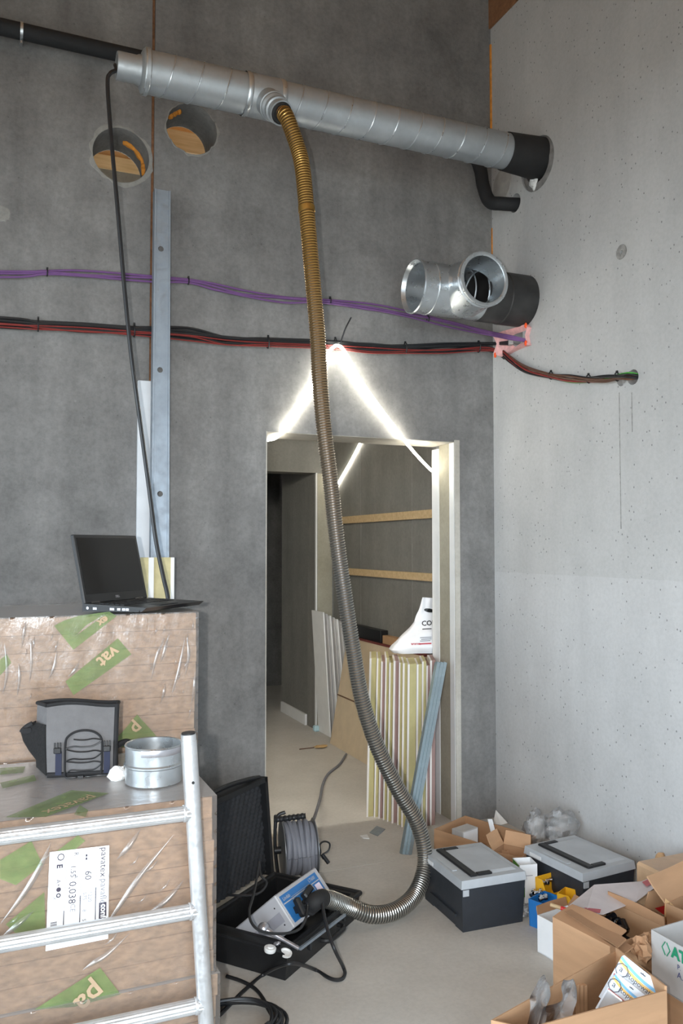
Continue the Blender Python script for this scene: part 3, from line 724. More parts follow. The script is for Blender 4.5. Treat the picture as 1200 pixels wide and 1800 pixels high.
# green print on the film
Z3_ = Vector((0, 0, 1))
def prints(par, yv, polys, words):
    n = Vector((0, -1, 0))
    for pl in polys:
        MB().poly([P(x, y, 'y', yv) for x, y in pl]).build('green_print', M_green, par, fix=False)
    for body, o, d, size in words:
        o1 = P(*o, 'y', yv - .0015); u = (P(*d, 'y', yv - .0015) - o1).normalized(); v = Vector((0, -1, 0)).cross(u) * -1
        v = u.cross(Vector((0, 1, 0))) * -1 if False else Vector((-u.z, 0, u.x))
        text(body, o1, u, v, size, M_tan, 'print_lettering', par, .0, bold=.0015)
yv = YU - .0125
prints(f1, yv, [[(95, 1100), (112, 1091), (133, 1118), (192, 1075), (205, 1083), (129, 1142)], [(112, 1091), (140, 1082), (192, 1075), (150, 1100), (133, 1118)], [(115, 1198), (207, 1122), (231, 1150), (129, 1222)], [(206, 1297), (241, 1256), (275, 1294), (254, 1314), (212, 1314)], [(0, 1160), (12, 1150), (20, 1165), (0, 1188)]],
       [('vat', (200, 1134), (135, 1186), .062), ('ex', (186, 1082), (140, 1112), .035), ('p', (240, 1268), (222, 1286), .062)])
yv = YL - .0125
prints(f2, yv, [[(60, 1775), (176, 1701), (212, 1748), (130, 1770)], [(0, 1512), (55, 1478), (75, 1520), (28, 1556), (0, 1545)], [(10, 1625), (78, 1568), (80, 1640), (40, 1652)], [(95, 1500), (137, 1468), (150, 1478), (112, 1510)]],
       [('pa', (169, 1724), (139, 1751), .078)])
for pl in ([(8, 1437), (125, 1389), (192, 1394), (80, 1436)], [(0, 1350), (45, 1347), (40, 1358), (0, 1362)], [(0, 1376), (60, 1362), (64, 1372), (5, 1386)], [(140, 1415), (155, 1424), (150, 1436), (130, 1432)]):
    MB().poly([P(x, y, 'z', ZL + .0085) for x, y in pl]).build('green_print', M_green, f2, fix=False)
o1 = P(160, 1397, 'z', ZL + .0095); uu = (P(62, 1430, 'z', ZL + .0095) - o1).normalized(); text('pavatex', o1, uu, Z3_.cross(uu), .055, M_tan, 'print_lettering', f2, 0)
# big loose folds of film
def fold(pts, w, par, name='film_fold'):
    fr = frames(smooth_path(pts, 6)); m = MB()
    n = len(fr)
    rows = []
    for i, (p, tt, a, b) in enumerate(fr):
        s = math.sin(PI * (i + .2) / (n - .6)); p = p + Vector((0, -.012 * math.sin(PI * i / (n - 1)), 0)); side = tt.cross(Vector((0, -1, 0))).normalized()
        rows.append([p + side * (w * s * q) + Vector((0, -w * .8 * s * (1 - q * q) - .0005, 0)) for q in (-1, -.5, 0, .5, 1)])
    m.add([v for r in rows for v in r], [(i*5+j, i*5+j+1, (i+1)*5+j+1, (i+1)*5+j) for i in range(n-1) for j in range(4)])
    m.build(name, M_film2, par, True)
for a in ([(145, 1705), (165, 1688), (190, 1672), (228, 1640)], [(178, 1640), (215, 1580), (250, 1530), (306, 1466)], [(250, 1612), (290, 1580), (324, 1545)], [(60, 1600), (30, 1622), (0, 1650)], [(205, 1510), (225, 1485), (247, 1456)], [(90, 1480), (70, 1520), (40, 1570), (0, 1625)]):
    fold([P(x, y, 'y', YL - .012) for x, y in a], .007, f2)
for a in ([(265, 1195), (275, 1150), (290, 1118)], [(280, 1168), (288, 1142), (295, 1115)], [(300, 1225), (312, 1180), (325, 1120)], [(325, 1190), (330, 1150), (328, 1118)], [(336, 1238), (340, 1205), (342, 1180)], [(52, 1200), (55, 1160), (54, 1122)], [(38, 1140), (42, 1110), (45, 1092)], [(120, 1190), (132, 1175), (140, 1160)], [(85, 1195), (95, 1170), (100, 1140)], [(5, 1220), (12, 1180), (8, 1130)], [(282, 1236), (287, 1215), (290, 1200)], [(30, 1225), (34, 1190), (33, 1165)]):
    fold([P(x, y, 'y', YU - .011) for x, y in a], .0045, f1)

rnd = random.Random(21)
for k in range(34):      # fine creases
    px, py = (rnd.choice((rnd.uniform(0, 120), rnd.uniform(250, 342))), rnd.uniform(1095, 1290)) if k < 24 else (rnd.uniform(5, 310), rnd.uniform(1470, 1690))
    L = rnd.uniform(8, 26); sl = rnd.uniform(.05, .35) if k < 24 else rnd.uniform(.6, 1.3); par, yy = (f1, YU - .010) if k < 24 else (f2, YL - .010)
    if k < 24 and 20 < px < 210 and py > 1240: continue
    fold([P(px - sl * L * .5, py + L * .5, 'y', yy), P(px, py, 'y', yy), P(px + sl * L * .5, py - L * .5, 'y', yy)], rnd.uniform(.0015, .003), par, 'film_crease')

# product label
LC = [P(87.3, 1498, 'y', YL - .0135), P(192, 1486, 'y', YL - .0135), P(190, 1650, 'y', YL - .0135), P(80, 1672, 'y', YL - .0135)]
def LB(s, tt, off=0): return LC[0].lerp(LC[1], s).lerp(LC[3].lerp(LC[2], s), tt) + Vector((0, -off, 0))
lab = MB().slab(LC, (0, .0008, 0)).build('product_label', M_wcard, pk2); lab['label'] = 'white printed product label'
M_ink = mat('dark_ink', (62, 56, 70), .6, 0, 0); M_ink2 = mat('grey_ink', (120, 122, 130), .6, 0, 0)
DN = LC[3] - LC[0]; RTv = LC[1] - LC[0]
def lt(body, s, tt, size, mt=M_ink, bold=0, sx=1.0): text(body, LB(s, tt, .0006), DN, RTv, size, mt, 'label_print', lab, 0, bold=bold, sx=sx)
lt('pavatex', .865, .01, .024, M_ink, 0, 1.05); lt('pavaflex', .865, .345, .024, M_ink2, 0, 1.0)
def lrect(s0, t0, s1, t1, mt, off=.0005): MB().poly([LB(s0, t0, off), LB(s1, t0, off), LB(s1, t1, off), LB(s0, t1, off)]).build('label_print', mt, lab, fix=False)
lrect(.84, .60, .965, .87, M_ink); text('confort', LB(.875, .615, .0009), DN, RTv, .022, M_wcard, 'label_print', lab, 0, bold=.0006, sx=.95)
for s, a, b in ((.775, .43, .86), (.52, .49, .86), (.26, .62, .86)): lrect(s, a, s + .014, b, M_ink)
lt('DIMENSIONS VERPACKUNG DIMENSIONI', .78, .03, .0068, M_ink2); lt('PERFORMANCES LEISTUNGEN PRESTAZIONI', .525, .035, .0068, M_ink2); lt('CERTIFICATIONS ZERTIFIZIERUNG CERTIFICATI', .265, .03, .0068, M_ink2)
lt('60', .60, .24, .024); lt('1220', .66, .46, .014, M_ink2); lt('575', .57, .46, .014, M_ink2); lt('8', .57, .64, .013, M_ink2); lt('5,6', .57, .74, .013, M_ink2)
lrect(.60, .065, .63, .09, M_ink); lrect(.60, .10, .63, .125, M_ink)
lt('R', .41, .03, .016); lt('1,55', .36, .16, .019); lt('A', .42, .27, .013); lt('0,038', .34, .33, .026); lt('CE', .37, .56, .018, M_ink2); lt('E', .36, .82, .015)
lt('O', .13, .02, .026); lt('E', .13, .135, .02, M_ink, .0008); lt('A+', .13, .29, .015); lt('X', .08, .46, .013, M_ink2)
MB().lathe([(0, 0), (.006, 0)], LB(.17, .395, .0006), (0, -1, 0), 14).build('label_print', M_ink, lab); MB().lathe([(.003, 0), (.006, 0)], LB(.17, .455, .0006), (0, -1, 0), 14).build('label_print', M_ink, lab)
for k in range(14): lrect(.06, .72 + k * .012, .16, .72 + k * .012 + random.choice((.004, .007)), M_ink)

# ------------------------------------------------------------------ laptop
def basis(o, x, y, z):
    m = Matrix.Identity(4)
    for i, a in enumerate((x, y, z)):
        for j in range(3): m[j][i] = a[j]
    for j in range(3): m[j][3] = o[j]
    return m
th = math.radians(-44)
LX = Vector((math.cos(th), math.sin(th), 0)); LY = Vector((-math.sin(th), math.cos(th), 0))
LO = Vector((.295, -.935, ZU + .012))
LM = basis(LO, LX, LY, Vector((0, 0, 1)))
t = thing('laptop', 'open black laptop standing on the upper insulation pack', 'laptop', LO, None, LM.to_3x3())
M_lap = mat('laptop_shell', (30, 31, 33), .4, 0, .1); M_scr = mat('dark_screen', (14, 14, 15), .16, 0, 0); M_key = mat('laptop_keys', (20, 20, 22), .5, 0, .1); M_silver = galv('satin_silver', (190, 190, 196), .35, 5, .8)
LW, LD = .375, .262
base = MB().hexa([LM @ Vector(p) for p in ((0, 0, 0), (LD - .02, 0, .004), (LD - .02, LW, .004), (0, LW, 0))], [LM @ Vector(p) for p in ((0, 0, .027), (LD, 0, .019), (LD, LW, .019), (0, LW, .027))]).build('base', M_lap, t)
kb = MB()
for r in range(5):
    for c in range(14):
        x = .05 + r * .021; y = .03 + c * .0226; zz = .0275 - .008 * x / LD
        kb.box((x, y, zz - .002), (x + .017, y + .019, zz + .0012), LM)
kb.build('keyboard', M_key, base)
MB().box((.175, .12, .0205), (.24, .23, .0218), LM).build('touchpad', M_key, base)
for y0, w in ((.045, .016), (.075, .0), (.115, .018), (.145, .013), (.165, .013), (.18, .012)):
    if w: MB().box((y0, -.0008, .007), (y0 + w, .001, .015), LM).build('port', M_silver, base)
MB().lathe([(0, 0), (.005, 0), (.006, -.001)], LM @ Vector((.022, -.0005, .012)), -LY, 12).build('port', M_silver, base)
MB().box((.2, -.003, .004), (.235, 0, .009), LM).build('port', M_lap, base)
la = math.radians(13)
LU = (Vector((0, 0, 1)) * math.cos(la) - LX * math.sin(la)); LN = (LX * math.cos(la) + Vector((0, 0, 1)) * math.sin(la))
DM = basis(LO + Vector((0, 0, .026)) + LX * .012, LY, LU, LN)     # x along hinge, y up the lid, z towards the keyboard
lid = MB().box((0, 0, -.014), (LW, .248, 0), DM, .003).build('lid', M_lap, t)
MB().box((.014, .032, 0), (LW - .014, .236, .0008), DM).build('screen', M_scr, lid)
text('DELL', DM @ Vector((LW / 2 - .012, .013, .0006)), DM.to_3x3() @ Vector((1, 0, 0)), DM.to_3x3() @ Vector((0, 1, 0)), .011, M_silver, 'logo', lid, .0003, bold=.0003)
MB().cyl(DM @ Vector((.03, .0, -.004)), DM @ Vector((.08, 0, -.004)), .008, 10).cyl(DM @ Vector((.29, 0, -.004)), DM @ Vector((.34, 0, -.004)), .008, 10).build('hinge', M_lap, t, True)

# ------------------------------------------------------------------ grey bag with bungee cord
BX = Vector((.168, -1.262, ZL + .008)); bu = (Vector((.362, -1.305, 0)) - Vector((.168, -1.262, 0))).normalized(); bv = Vector((-bu.y, bu.x, 0))
BM = basis(BX, bu, bv, Vector((0, 0, 1)))
t = thing('tool_bag', 'grey and black shoulder bag with criss-cross bungee cord', 'bag', BX, None, BM.to_3x3())
M_gfab = mat('grey_fabric', (98, 97, 98), .85, 0, .1, 30, .25, 200); M_bfab = mat('black_fabric', (26, 26, 28), .85, 0, .2, 30, .25, 200); M_mesh = mat('black_mesh_pocket', (20, 20, 21), .95, 0, .5, 160, .6, 160); M_blue = mat('blue_webbing', (30, 35, 56), .8, 0, .1)
BW, BH, BD_ = .198, .205, .12
def bagp(a, b, c):
    bulge = math.sin(PI * a) * math.sin(PI * min(c * 1.05, 1)) * .012
    lean = .05 * c * c
    y = b * BD_ * (1 - .55 * c) + lean - (bulge if b < .5 else -bulge)
    top = BH + (.006 * math.sin(a * 5) if c > .9 else 0)
    return BM @ Vector((a * BW - .05 * b * (1 - a) * (1 - .25 * c) - .012 * c * (1 - a), y, c * top))
m = MB(); m.grid(14, 12, lambda a, c: bagp(a, 0, c)); m.build('front_panel', M_gfab, t, True)
m = MB(); m.grid(14, 12, lambda a, c: bagp(a, 1, c)); m.grid(14, 2, lambda a, b: bagp(a, b, 1) - Vector((0, 0, .012))); m.build('back_panel', M_bfab, t, True)
m = MB(); m.grid(6, 10, lambda b, c: bagp(0, b, c)); m.build('side_panel', M_gfab, t, True)
m = MB(); m.grid(6, 10, lambda b, c: bagp(1, b, c)); m.build('side_panel', M_bfab, t, True)
pb_ = [(0, 0), (.2, .006), (.4, .026), (.6, .042), (.8, .050), (.9, .040), (1, .012)]
def ipb(c):
    for (a, b), (d, e) in zip(pb_, pb_[1:]):
        if c <= d: return b + (e - b) * (c - a) / (d - a)
    return pb_[-1][1]
def pocket(a, c): return bagp(0, a * .95, .02 + c * .72) + bu * (-.004 - ipb(c) * min(1, a * 1.8) * (1 if a < .8 else (1 - a) / .2))
m = MB(); m.grid(10, 10, pocket); m.build('mesh_pocket', M_mesh, t, True, solid=.003)
m = MB(); pts = [bagp(a, 0, 1) for a in [i / 14 for i in range(15)]]; m.tube(pts, .006, 8)
pts = [bagp(a, 1, 1) for a in [i / 14 for i in range(15)]]; m.tube(pts, .006, 8); m.tube([bagp(0, b / 4, 1) for b in range(5)], .006, 8); m.tube([bagp(1, b / 4, 1) for b in range(5)], .006, 8)
m.build('rim_piping', M_bfab, t, True)
MB().tube([bagp(a / 10, 0, .015) + Vector((0, 0, .003)) for a in range(11)], .008, 8).build('hem', M_bfab, t, True)
MB().tube([bagp(1, 0, c / 10) for c in range(11)], .007, 8).build('edge_piping', M_bfab, t, True)
def bf(x, z, off=.006): p = bagp(x / BW, 0, z / BH); return p - bv * off
pts = [bf(.052, .004)] + [bf(.052 + .003 * i / 3, .02 + .075 * i / 3) for i in range(4)] + [bf(.055 + .052 - .052 * math.cos(g), .10 + .035 * math.sin(g)) for g in [PI * i / 10 for i in range(1, 10)]] + [bf(.16, .095 - .03 * i) for i in range(3)] + [bf(.157, .004)]
MB().tube(smooth_path(pts, 3), .0035, 7).build('cord_frame', M_bfab, t, True)
z_ = [.115, .092, .082, .058, .048, .024]
zig = []
for i, z in enumerate(z_):
    xs = (.066, .148) if i % 4 in (0, 3) else (.148, .066)
for i, (xa, xb, z) in enumerate(((.07, .146, .112), (.146, .07, .092), (.07, .15, .078), (.15, .066, .056), (.066, .15, .046), (.15, .06, .022))):
    for k in range(4): zig.append(bf(xa + (xb - xa) * (k + .5) / 4, z - .004 * math.sin(PI * (k + .5) / 4), .008))
    nx = .158 if xb > .1 else .058
    zig.append(bf(nx, z - .008, .009))
MB().tube(smooth_path(zig, 4), .0022, 6).build('bungee_cord', M_black, t, True)
for x in (.033, .174):
    s = MB(); s.box((-.009, -.004, 0), (.009, 0, .07), Matrix.Translation(bf(x, .006, .004)) @ BM.to_3x3().to_4x4()); s.build('webbing', M_blue, t)
    s = MB(); MM = Matrix.Translation(bf(x, .075, .006)) @ BM.to_3x3().to_4x4()
    s.box((-.011, -.008, -.004), (.011, 0, .014), MM, .002).box((-.010, -.006, .014), (-.006, 0, .028), MM).box((-.002, -.006, .014), (.002, 0, .028), MM).box((.006, -.006, .014), (.010, 0, .028), MM); s.build('buckle', M_black, t)
MB().tube(smooth_path([pocket(.55, c) - bu * .004 for c in (.98, .93, .87, .81)], 4), .009, 8).box((-.012, -.012, -.008), (.012, .012, .008), Matrix.Translation(pocket(.5, .86))).build('shoulder_strap', M_bfab, t, True)
MB().tube(smooth_path([BM @ Vector(p) for p in ((BW, .05, .075), (BW + .03, .05, .085), (BW + .055, .04, .07), (BW + .06, .03, .055))], 6), .010, 8).build('shoulder_strap', M_bfab, t, True)
MB().tube(smooth_path([BM @ Vector(p) for p in ((.055, -.012, .01), (.06, -.03, .003), (.085, -.03, .003), (.10, -.02, .004), (.12, -.028, .003), (.15, -.018, .003), (.185, -.022, .003), (.23, -.03, .003))], 6), .0025, 6).build('cord_tail', M_black, t, True)
MB().box((.092, -.034, .001), (.108, -.024, .008), BM).build('cord_stop', M_black, t)

# duct coupling ring and crumpled paper
RC = Vector((.458, -1.418, ZL + .008)); rr = .0835
t = thing('duct_coupling', 'short galvanised duct coupling ring on the lower insulation pack', 'duct coupling', RC)
MB().lathe([(rr, 0), (rr, .046), (rr + .004, .05), (rr + .004, .054), (rr, .058), (rr, .104), (rr + .0025, .107), (rr + .0005, .110), (rr - .003, .108), (rr - .003, 0), (rr, 0)], RC, (0, 0, 1), 56).build('ring', M_galv2, t, True)
MB().lathe([(rr + .0006, .086), (rr + .0014, .09), (rr + .0014, .102), (rr + .0006, .105)], RC, (0, 0, 1), 24, (3.3, 6.1)).build('sealing_tape', M_silver, t, True)
def crumple(c, r, seed, sq=(1, 1, 1), n=18, amp=.35):
    m = MB().ball((0, 0, 0), 1, n)
    m.v = [Vector(c) + Vector((v.x * sq[0], v.y * sq[1], v.z * sq[2])) * r * (1 + amp * noise.noise(v * 2.3 + Vector((seed, 0, 0))) + amp * .5 * noise.noise(v * 6 + Vector((0, seed, 0)))) for v in m.v]
    return m
tag(crumple(P(206, 1361, 'y', -1.36) , .027, 3.1, (1, .8, .85)).build('crumpled_paper', M_white), 'crumpled white paper between the bag and the metal ring', 'paper')

# ------------------------------------------------------------------ aluminium frame (scaffold end) in front of the packs
t = thing('scaffolding', 'aluminium scaffold end frame with ribbed rungs, leaning by the packs', 'scaffold frame', (.0, -1.71, 0))
FY = -1.705
pa, pb = P(331, 1290, 'y', FY), P(362, 1800, 'y', FY)
k = pb + (pb - pa) * (pb.z / (pa.z - pb.z))
up_ = MB().tube([k, pa], .0205, 20).build('upright', M_alu, t, True)
def zat(z): return k.lerp(pa, (z - k.z) / (pa.z - k.z))
MB().tube([zat(pa.z - .008), zat(pa.z + .004)], .0185, 18).build('end_cap', M_black, up_, True)
MB().tube([zat(.80), zat(pa.z - .018)], .0214, 20).build('sleeve', M_alu, up_, True)
MB().cyl(zat(.87) + Vector((0, -.0235, 0)), zat(.87) + Vector((0, -.015, 0)), .004, 10).build('rivet', M_black, up_)
kl = Vector((-.95, FY, 0)); MB().tube([kl, Vector((-.90, FY, pa.z))], .0205, 16).build('upright', M_alu, t, True)
for z in (.785, .525, .275, .03):
    m = MB(); n_ = 32; a = Vector((-.94, FY, z)); b = zat(z); d = (b - a).normalized(); u = Vector((0, 1, 0)); w = d.cross(u)
    vs_ = []
    for e in (a, b):
        for i in range(n_):
            g = 2 * PI * i / n_; r = .0185 + (.0012 if i % 2 else 0)
            vs_.append(e + (u * math.cos(g) + w * math.sin(g)) * r)
    m.add(vs_, [(i, (i+1)%n_, n_+(i+1)%n_, n_+i) for i in range(n_)]); m.build('rung', M_alu, t)
    MB().lathe([(.0205, -.028), (.0225, -.026), (.0225, -.021)], b, d, 20).build('weld_collar', M_alu, t, True)

# ------------------------------------------------------------------ open black case with the duct leakage tester
CA = Vector((.776, .631, 0)).normalized(); CS = Vector((-CA.y, CA.x, 0)); Z3 = Vector((0, 0, 1))
CF = Vector((.955, -1.205, .003)); CL, CW, CHh = .56, .41, .105
CM = basis(CF, CA, CS, Z3)
t = thing('equipment_case', 'open black plastic equipment case holding the blue panelled tester', 'case', CF, None, CM.to_3x3())
M_case = mat('case_plastic', (22, 23, 25), .5, 0, .2, 30, .15, 120); M_tray = mat('case_foam', (34, 35, 38), .85, 0, .2, 30, .3, 90)
m = MB(); tp = .02
m.hexa([CM @ Vector(p) for p in ((tp, tp, 0), (CL - tp, tp, 0), (CL - tp, CW - tp, 0), (tp, CW - tp, 0))], [CM @ Vector(p) for p in ((0, 0, CHh), (CL, 0, CHh), (CL, CW, CHh), (0, CW, CHh))])
shell = m.build('base_shell', M_case, t)
cc = MB().hexa([CM @ Vector(p) for p in ((.06, .035, .02), (CL - .035, .035, .02), (CL - .035, CW - .035, .02), (.06, CW - .035, .02))], [CM @ Vector(p) for p in ((.045, .02, .2), (CL - .02, .02, .2), (CL - .02, CW - .02, .2), (.045, CW - .02, .2))])
def cut_child(o, cs):
    ks = []
    for q in cs:
        kk = q.build('cutter', o.data.materials[0]); ks.append(kk); md = o.modifiers.new('cut', 'BOOLEAN'); md.object = kk; md.solver = 'EXACT'
    bpy.context.view_layer.update(); me = bpy.data.meshes.new_from_object(o.evaluated_get(bpy.context.evaluated_depsgraph_get())); o.modifiers.clear(); o.data = me
    for kk in ks: bpy.data.objects.remove(kk)
cut_child(shell, [cc])
MB().box((.02, .03, .02), (.10, CW - .03, .092), CM, .004).build('foam_insert', M_tray, t)
rim = MB()
for a, b in (((0, 0), (CL, 0)), ((CL, 0), (CL, CW)), ((CL, CW), (0, CW)), ((0, CW), (0, 0))):
    rim.tube([CM @ Vector((*a, CHh)), CM @ Vector((*b, CHh))], .009, 8)
rim.build('rim', M_case, shell, True)
for x in (.14, .40): MB().box((x, -.014, .055), (x + .07, 0.004, .105), CM, .004).build('latch', M_case, shell)
MB().tube(smooth_path([CM @ Vector(p) for p in ((.22, -.004, .06), (.225, -.03, .06), (.25, -.04, .06), (.33, -.04, .06), (.355, -.03, .06), (.36, -.004, .06))], 5), .009, 8).build('carry_handle', M_case, shell, True)
# lid standing open on the far edge, egg-crate foam inside
lean = math.radians(5); LZ = (Z3 * math.cos(lean) + CS * math.sin(lean)); LNn = CA.cross(LZ)     # LNn points to the camera side
KM = basis(CM @ Vector((0, CW, CHh)), CA, LZ, LNn)
lh = .405
lid = MB().box((0, 0, -.075), (CL, lh, -.05), KM, .006).box((0, 0, -.075), (.02, lh, -.0), KM).box((CL - .02, 0, -.075), (CL, lh, 0), KM).box((0, lh - .02, -.075), (CL, lh, 0), KM).build('lid', M_case, t)
def egg(a, b):
    x, y = .02 + a * (CL - .04), .01 + b * (lh - .03); return KM @ Vector((x, y, -.028 + .0045 * math.sin((x + y * .5) * 2 * PI / .034) * math.sin(y * 2 * PI / .034)))
MB().grid(100, 72, egg).build('egg_crate_foam', M_tray, lid, True)
MB().tube(smooth_path([KM @ Vector(p) for p in ((.02, lh, -.03), (.12, lh + .012, -.03), (.3, lh + .02, -.035), (.45, lh + .012, -.03), (.54, lh, -.03))], 5), .010, 8).build('lid_handle', M_case, lid, True)

# tester: grey box tipped back with a blue control panel
V = P(482, 1574, 'z', .245)
da = CA; db = (-CS * .083 + Z3 * -.093).normalized(); dc = (CS * .093 + Z3 * -.083).normalized()
DL, DB, DCc = .298, .128, .29
TM = basis(V, da, db, dc)       # x along panel top, y down the panel, z into the box
t = thing('duct_leakage_tester', 'grey duct leakage tester with blue control panel in the open case', 'tester', V + Z3 * -.2, None, TM.to_3x3())
M_tgrey = mat('tester_grey', (176, 176, 180), .45, 0, .04); M_tblue = mat('tester_blue', (44, 108, 168), .4, 0, .08); M_tdark = mat('tester_stripe', (150, 150, 158), .5, 0, .05)
body = MB().box((0, 0, 0), (DL, DB, DCc), TM, .004).build('housing', M_tgrey, t)
MB().box((.008, .008, -.002), (DL - .016, DB - .006, 0), TM, .001).build('bezel', M_tgrey, body)
panel = MB().box((.014, .014, -.0035), (DL - .028, DB - .012, -.0015), TM).build('control_panel', M_tblue, t)
pv = TM.to_3x3() @ Vector((0, -1, 0))
text('Lindab', TM @ Vector((.022, .034, -.004)), da, pv, .018, M_tgrey, 'panel_print', panel, .0004, bold=.0002); text('LT600', TM @ Vector((.205, .034, -.004)), da, pv, .018, M_tgrey, 'panel_print', panel, .0004, bold=.0002)
def pline(x0, y0, x1, y1, w=.0018):
    a, b = Vector((x0, y0, -.0042)), Vector((x1, y1, -.0042)); s = (b - a).normalized().cross(Vector((0, 0, 1))) * w
    MB().poly([TM @ q for q in (a - s, b - s, b + s, a + s)]).build('panel_print', M_tgrey, panel, fix=False)
pline(.014, .044, DL - .03, .044); pline(.07, .044, .125, .085); pline(.21, .044, .218, .09); pline(.07, .038, .20, .038, .0006)
MB().box((.225, .052, -.005), (.258, .085, -.0035), TM).build('display', mat('lit_display', (232, 220, 236), .3, 0, 0), panel)
text('LT', TM @ Vector((.20, .115, -.004)), da, pv, .012, M_tgrey, 'panel_print', panel, .0004)
def knob(x, y, s):
    MM = TM @ Matrix.Translation((x, y, -.004)) @ Matrix.Rotation(s, 4, 'Z')
    MB().box((-.012, -.034, -.034), (.012, .034, -.010), MM, .005).box((-.009, -.012, -.012), (.009, .012, 0), MM).box((0, -.008, -.028), (.05, .008, -.012), MM, .004).build('valve_handle', M_black, t)
knob(.052, .085, .25); knob(.135, .058, 1.35)
MB().box((.072, .10, -.0045), (.10, .112, -.0035), TM).build('panel_print', M_tgrey, panel)
pe = TM @ Vector((.120, .102, -.002))
MB().lathe([(.031, 0), (.033, -.004), (.033, -.010), (.029, -.012), (.029, -.040), (.031, -.042), (.031, -.049), (.027, -.05), (0, -.05)], pe, dc, 28).build('hose_socket', M_rubber, t, True)
for x, y in ((.03, .035), (.10, .045), (.03, .10), (.24, .03), (.24, .10)):
    if x == .10: continue
    MB().lathe([(0, .0012), (.0028, .001), (.003, 0)], TM @ Vector((0, y, x)), -da, 10).build('screw', M_black, t)
MB().box((-.0008, .055, .02), (0, .092, DCc - .01), TM).build('side_stripe', M_tdark, t)
# hose cuff joining hose and socket
sock = pe - dc * .046
MB().tube(smooth_path([sock + dc * .02, sock, HOSE_END * .55 + sock * .45 - dc * .004, HOSE_END, HOSE_END - HOSE_DIR * .02], 6), .0325, 20).build('hose_cuff', M_rubber, bpy.data.objects['wire_hose'], True)

# things lying in the case
a = P(463, 1632, 'z', .165); b = P(525, 1667, 'z', .118)
o = thing('silver_lever', 'silver lever with a round ball head lying across the case', 'lever', b)
MB().ball(a, .021, 18).build('ball_head', M_silver, o, True)
MB().tube([a, a.lerp(b, .12), a.lerp(b, .25), a.lerp(b, .6), b], lambda q: .015 - .008 * min(1, q * 1.4), 14).build('arm', M_silver, o, True)
o = MB().box((.098, .004, .112), (.118, CW * .0 + .02, .118), CM)
a, b = P(527, 1668, 'z', .118), P(606, 1608, 'z', .118)
tag(MB().tube([a, b], .0065, 4).build('grey_bar', M_stud), 'flat grey metal bar laid along the rim of the open case', 'bar')
for (px, py), lb, s in (((474, 1672), 'round white plastic cap lying beside the silver lever', 0), ((501, 1680), 'broken white plastic cap beside the round one', 1)):
    c = P(px, py, 'z', .108); m = MB()
    if s: m.lathe([(.0, .004), (.017, .004), (.021, .008), (.021, .014), (.018, .014), (.016, .009), (0, .008)], c, (.15, -.3, 1), 20, (3.0, 7.6))
    else: m.lathe([(0, 0), (.019, 0), (.021, .004), (.021, .012), (.019, .014), (.012, .014), (.010, .018), (0, .018)], c, (.1, -.1, 1), 24)
    tag(m.build('plastic_stopper', M_white, None, True), lb, 'cap', 'white plastic caps')
tag(crumple(P(487, 1659, 'z', .113), .010, 5.5, (1.3, 1, .6), 12, .5).build('clear_wrapper', M_silver), 'tiny crumpled shiny wrapper behind the white caps', 'wrapper')
# cords
cable('power_cord', [P(566, 1588, 'z', .20), P(570, 1612, 'z', .17), P(577, 1640, 'z', .14), P(588, 1670, 'z', .10), P(602, 1698, 'z', .02), P(606, 1712, 'z', .008), P(598, 1722, 'z', .008), P(580, 1720, 'z', .008), P(552, 1704, 'z', .008), P(520, 1694, 'z', .112), P(495, 1697, 'z', .11), P(465, 1712, 'z', .008), P(430, 1740, 'z', .008), P(400, 1770, 'z', .008), P(370, 1800, 'z', .008)], .0065, M_cable, 'black power cord looping out of the case over the floor', None, 10)
cable('signal_tube', [P(455, 1515, 'z', .30), P(451, 1545, 'z', .27), P(445, 1575, 'z', .26), P(438, 1600, 'z', .25), P(441, 1620, 'z', .24), P(455, 1635, 'z', .22), P(480, 1641, 'z', .20), P(508, 1640, 'z', .185), P(527, 1632, 'z', .18), P(537, 1615, 'z', .185), P(540, 1600, 'z', .19), P(541, 1588, 'z', .20)], .0048, M_cable, 'thin black signal tube curling round the end of the tester', None, 10)
cable('signal_tube', [P(455, 1515, 'z', .30), P(458, 1538, 'z', .27), P(468, 1550, 'z', .25), P(464, 1562, 'z', .24), P(450, 1572, 'z', .24), P(420, 1574, 'z', .24), P(400, 1573, 'z', .23)], .0045, M_cable, 'thin black signal tube running along the foot of the case lid', None, 10)
c = P(405, 1800, 'z', .009); pts = []
for i in range(26 * 6):
    g = -.4 + i * 2 * PI / 26; kk = i / 26; r = .20 - .008 * kk + .006 * math.sin(i * .9)
    pts.append(Vector((c.x - .03 + r * math.cos(g), c.y - .02 + r * .72 * math.sin(g), .008 + .0052 * kk + .002 * math.sin(g * 2 + kk))))
cable('coiled_cord', pts, .0062, M_cable, 'coil of black cord lying on the floor below the open case', None, 2)
cable('floor_cord', [P(398, 1716, 'z', .007), P(425, 1725, 'z', .007), P(448, 1738, 'z', .007), P(462, 1755, 'z', .007), P(470, 1772, 'z', .012), P(480, 1790, 'z', .02), P(488, 1815, 'z', .02)], .0062, M_cable, 'black cord running from the case corner down to the floor coil', None, 8)

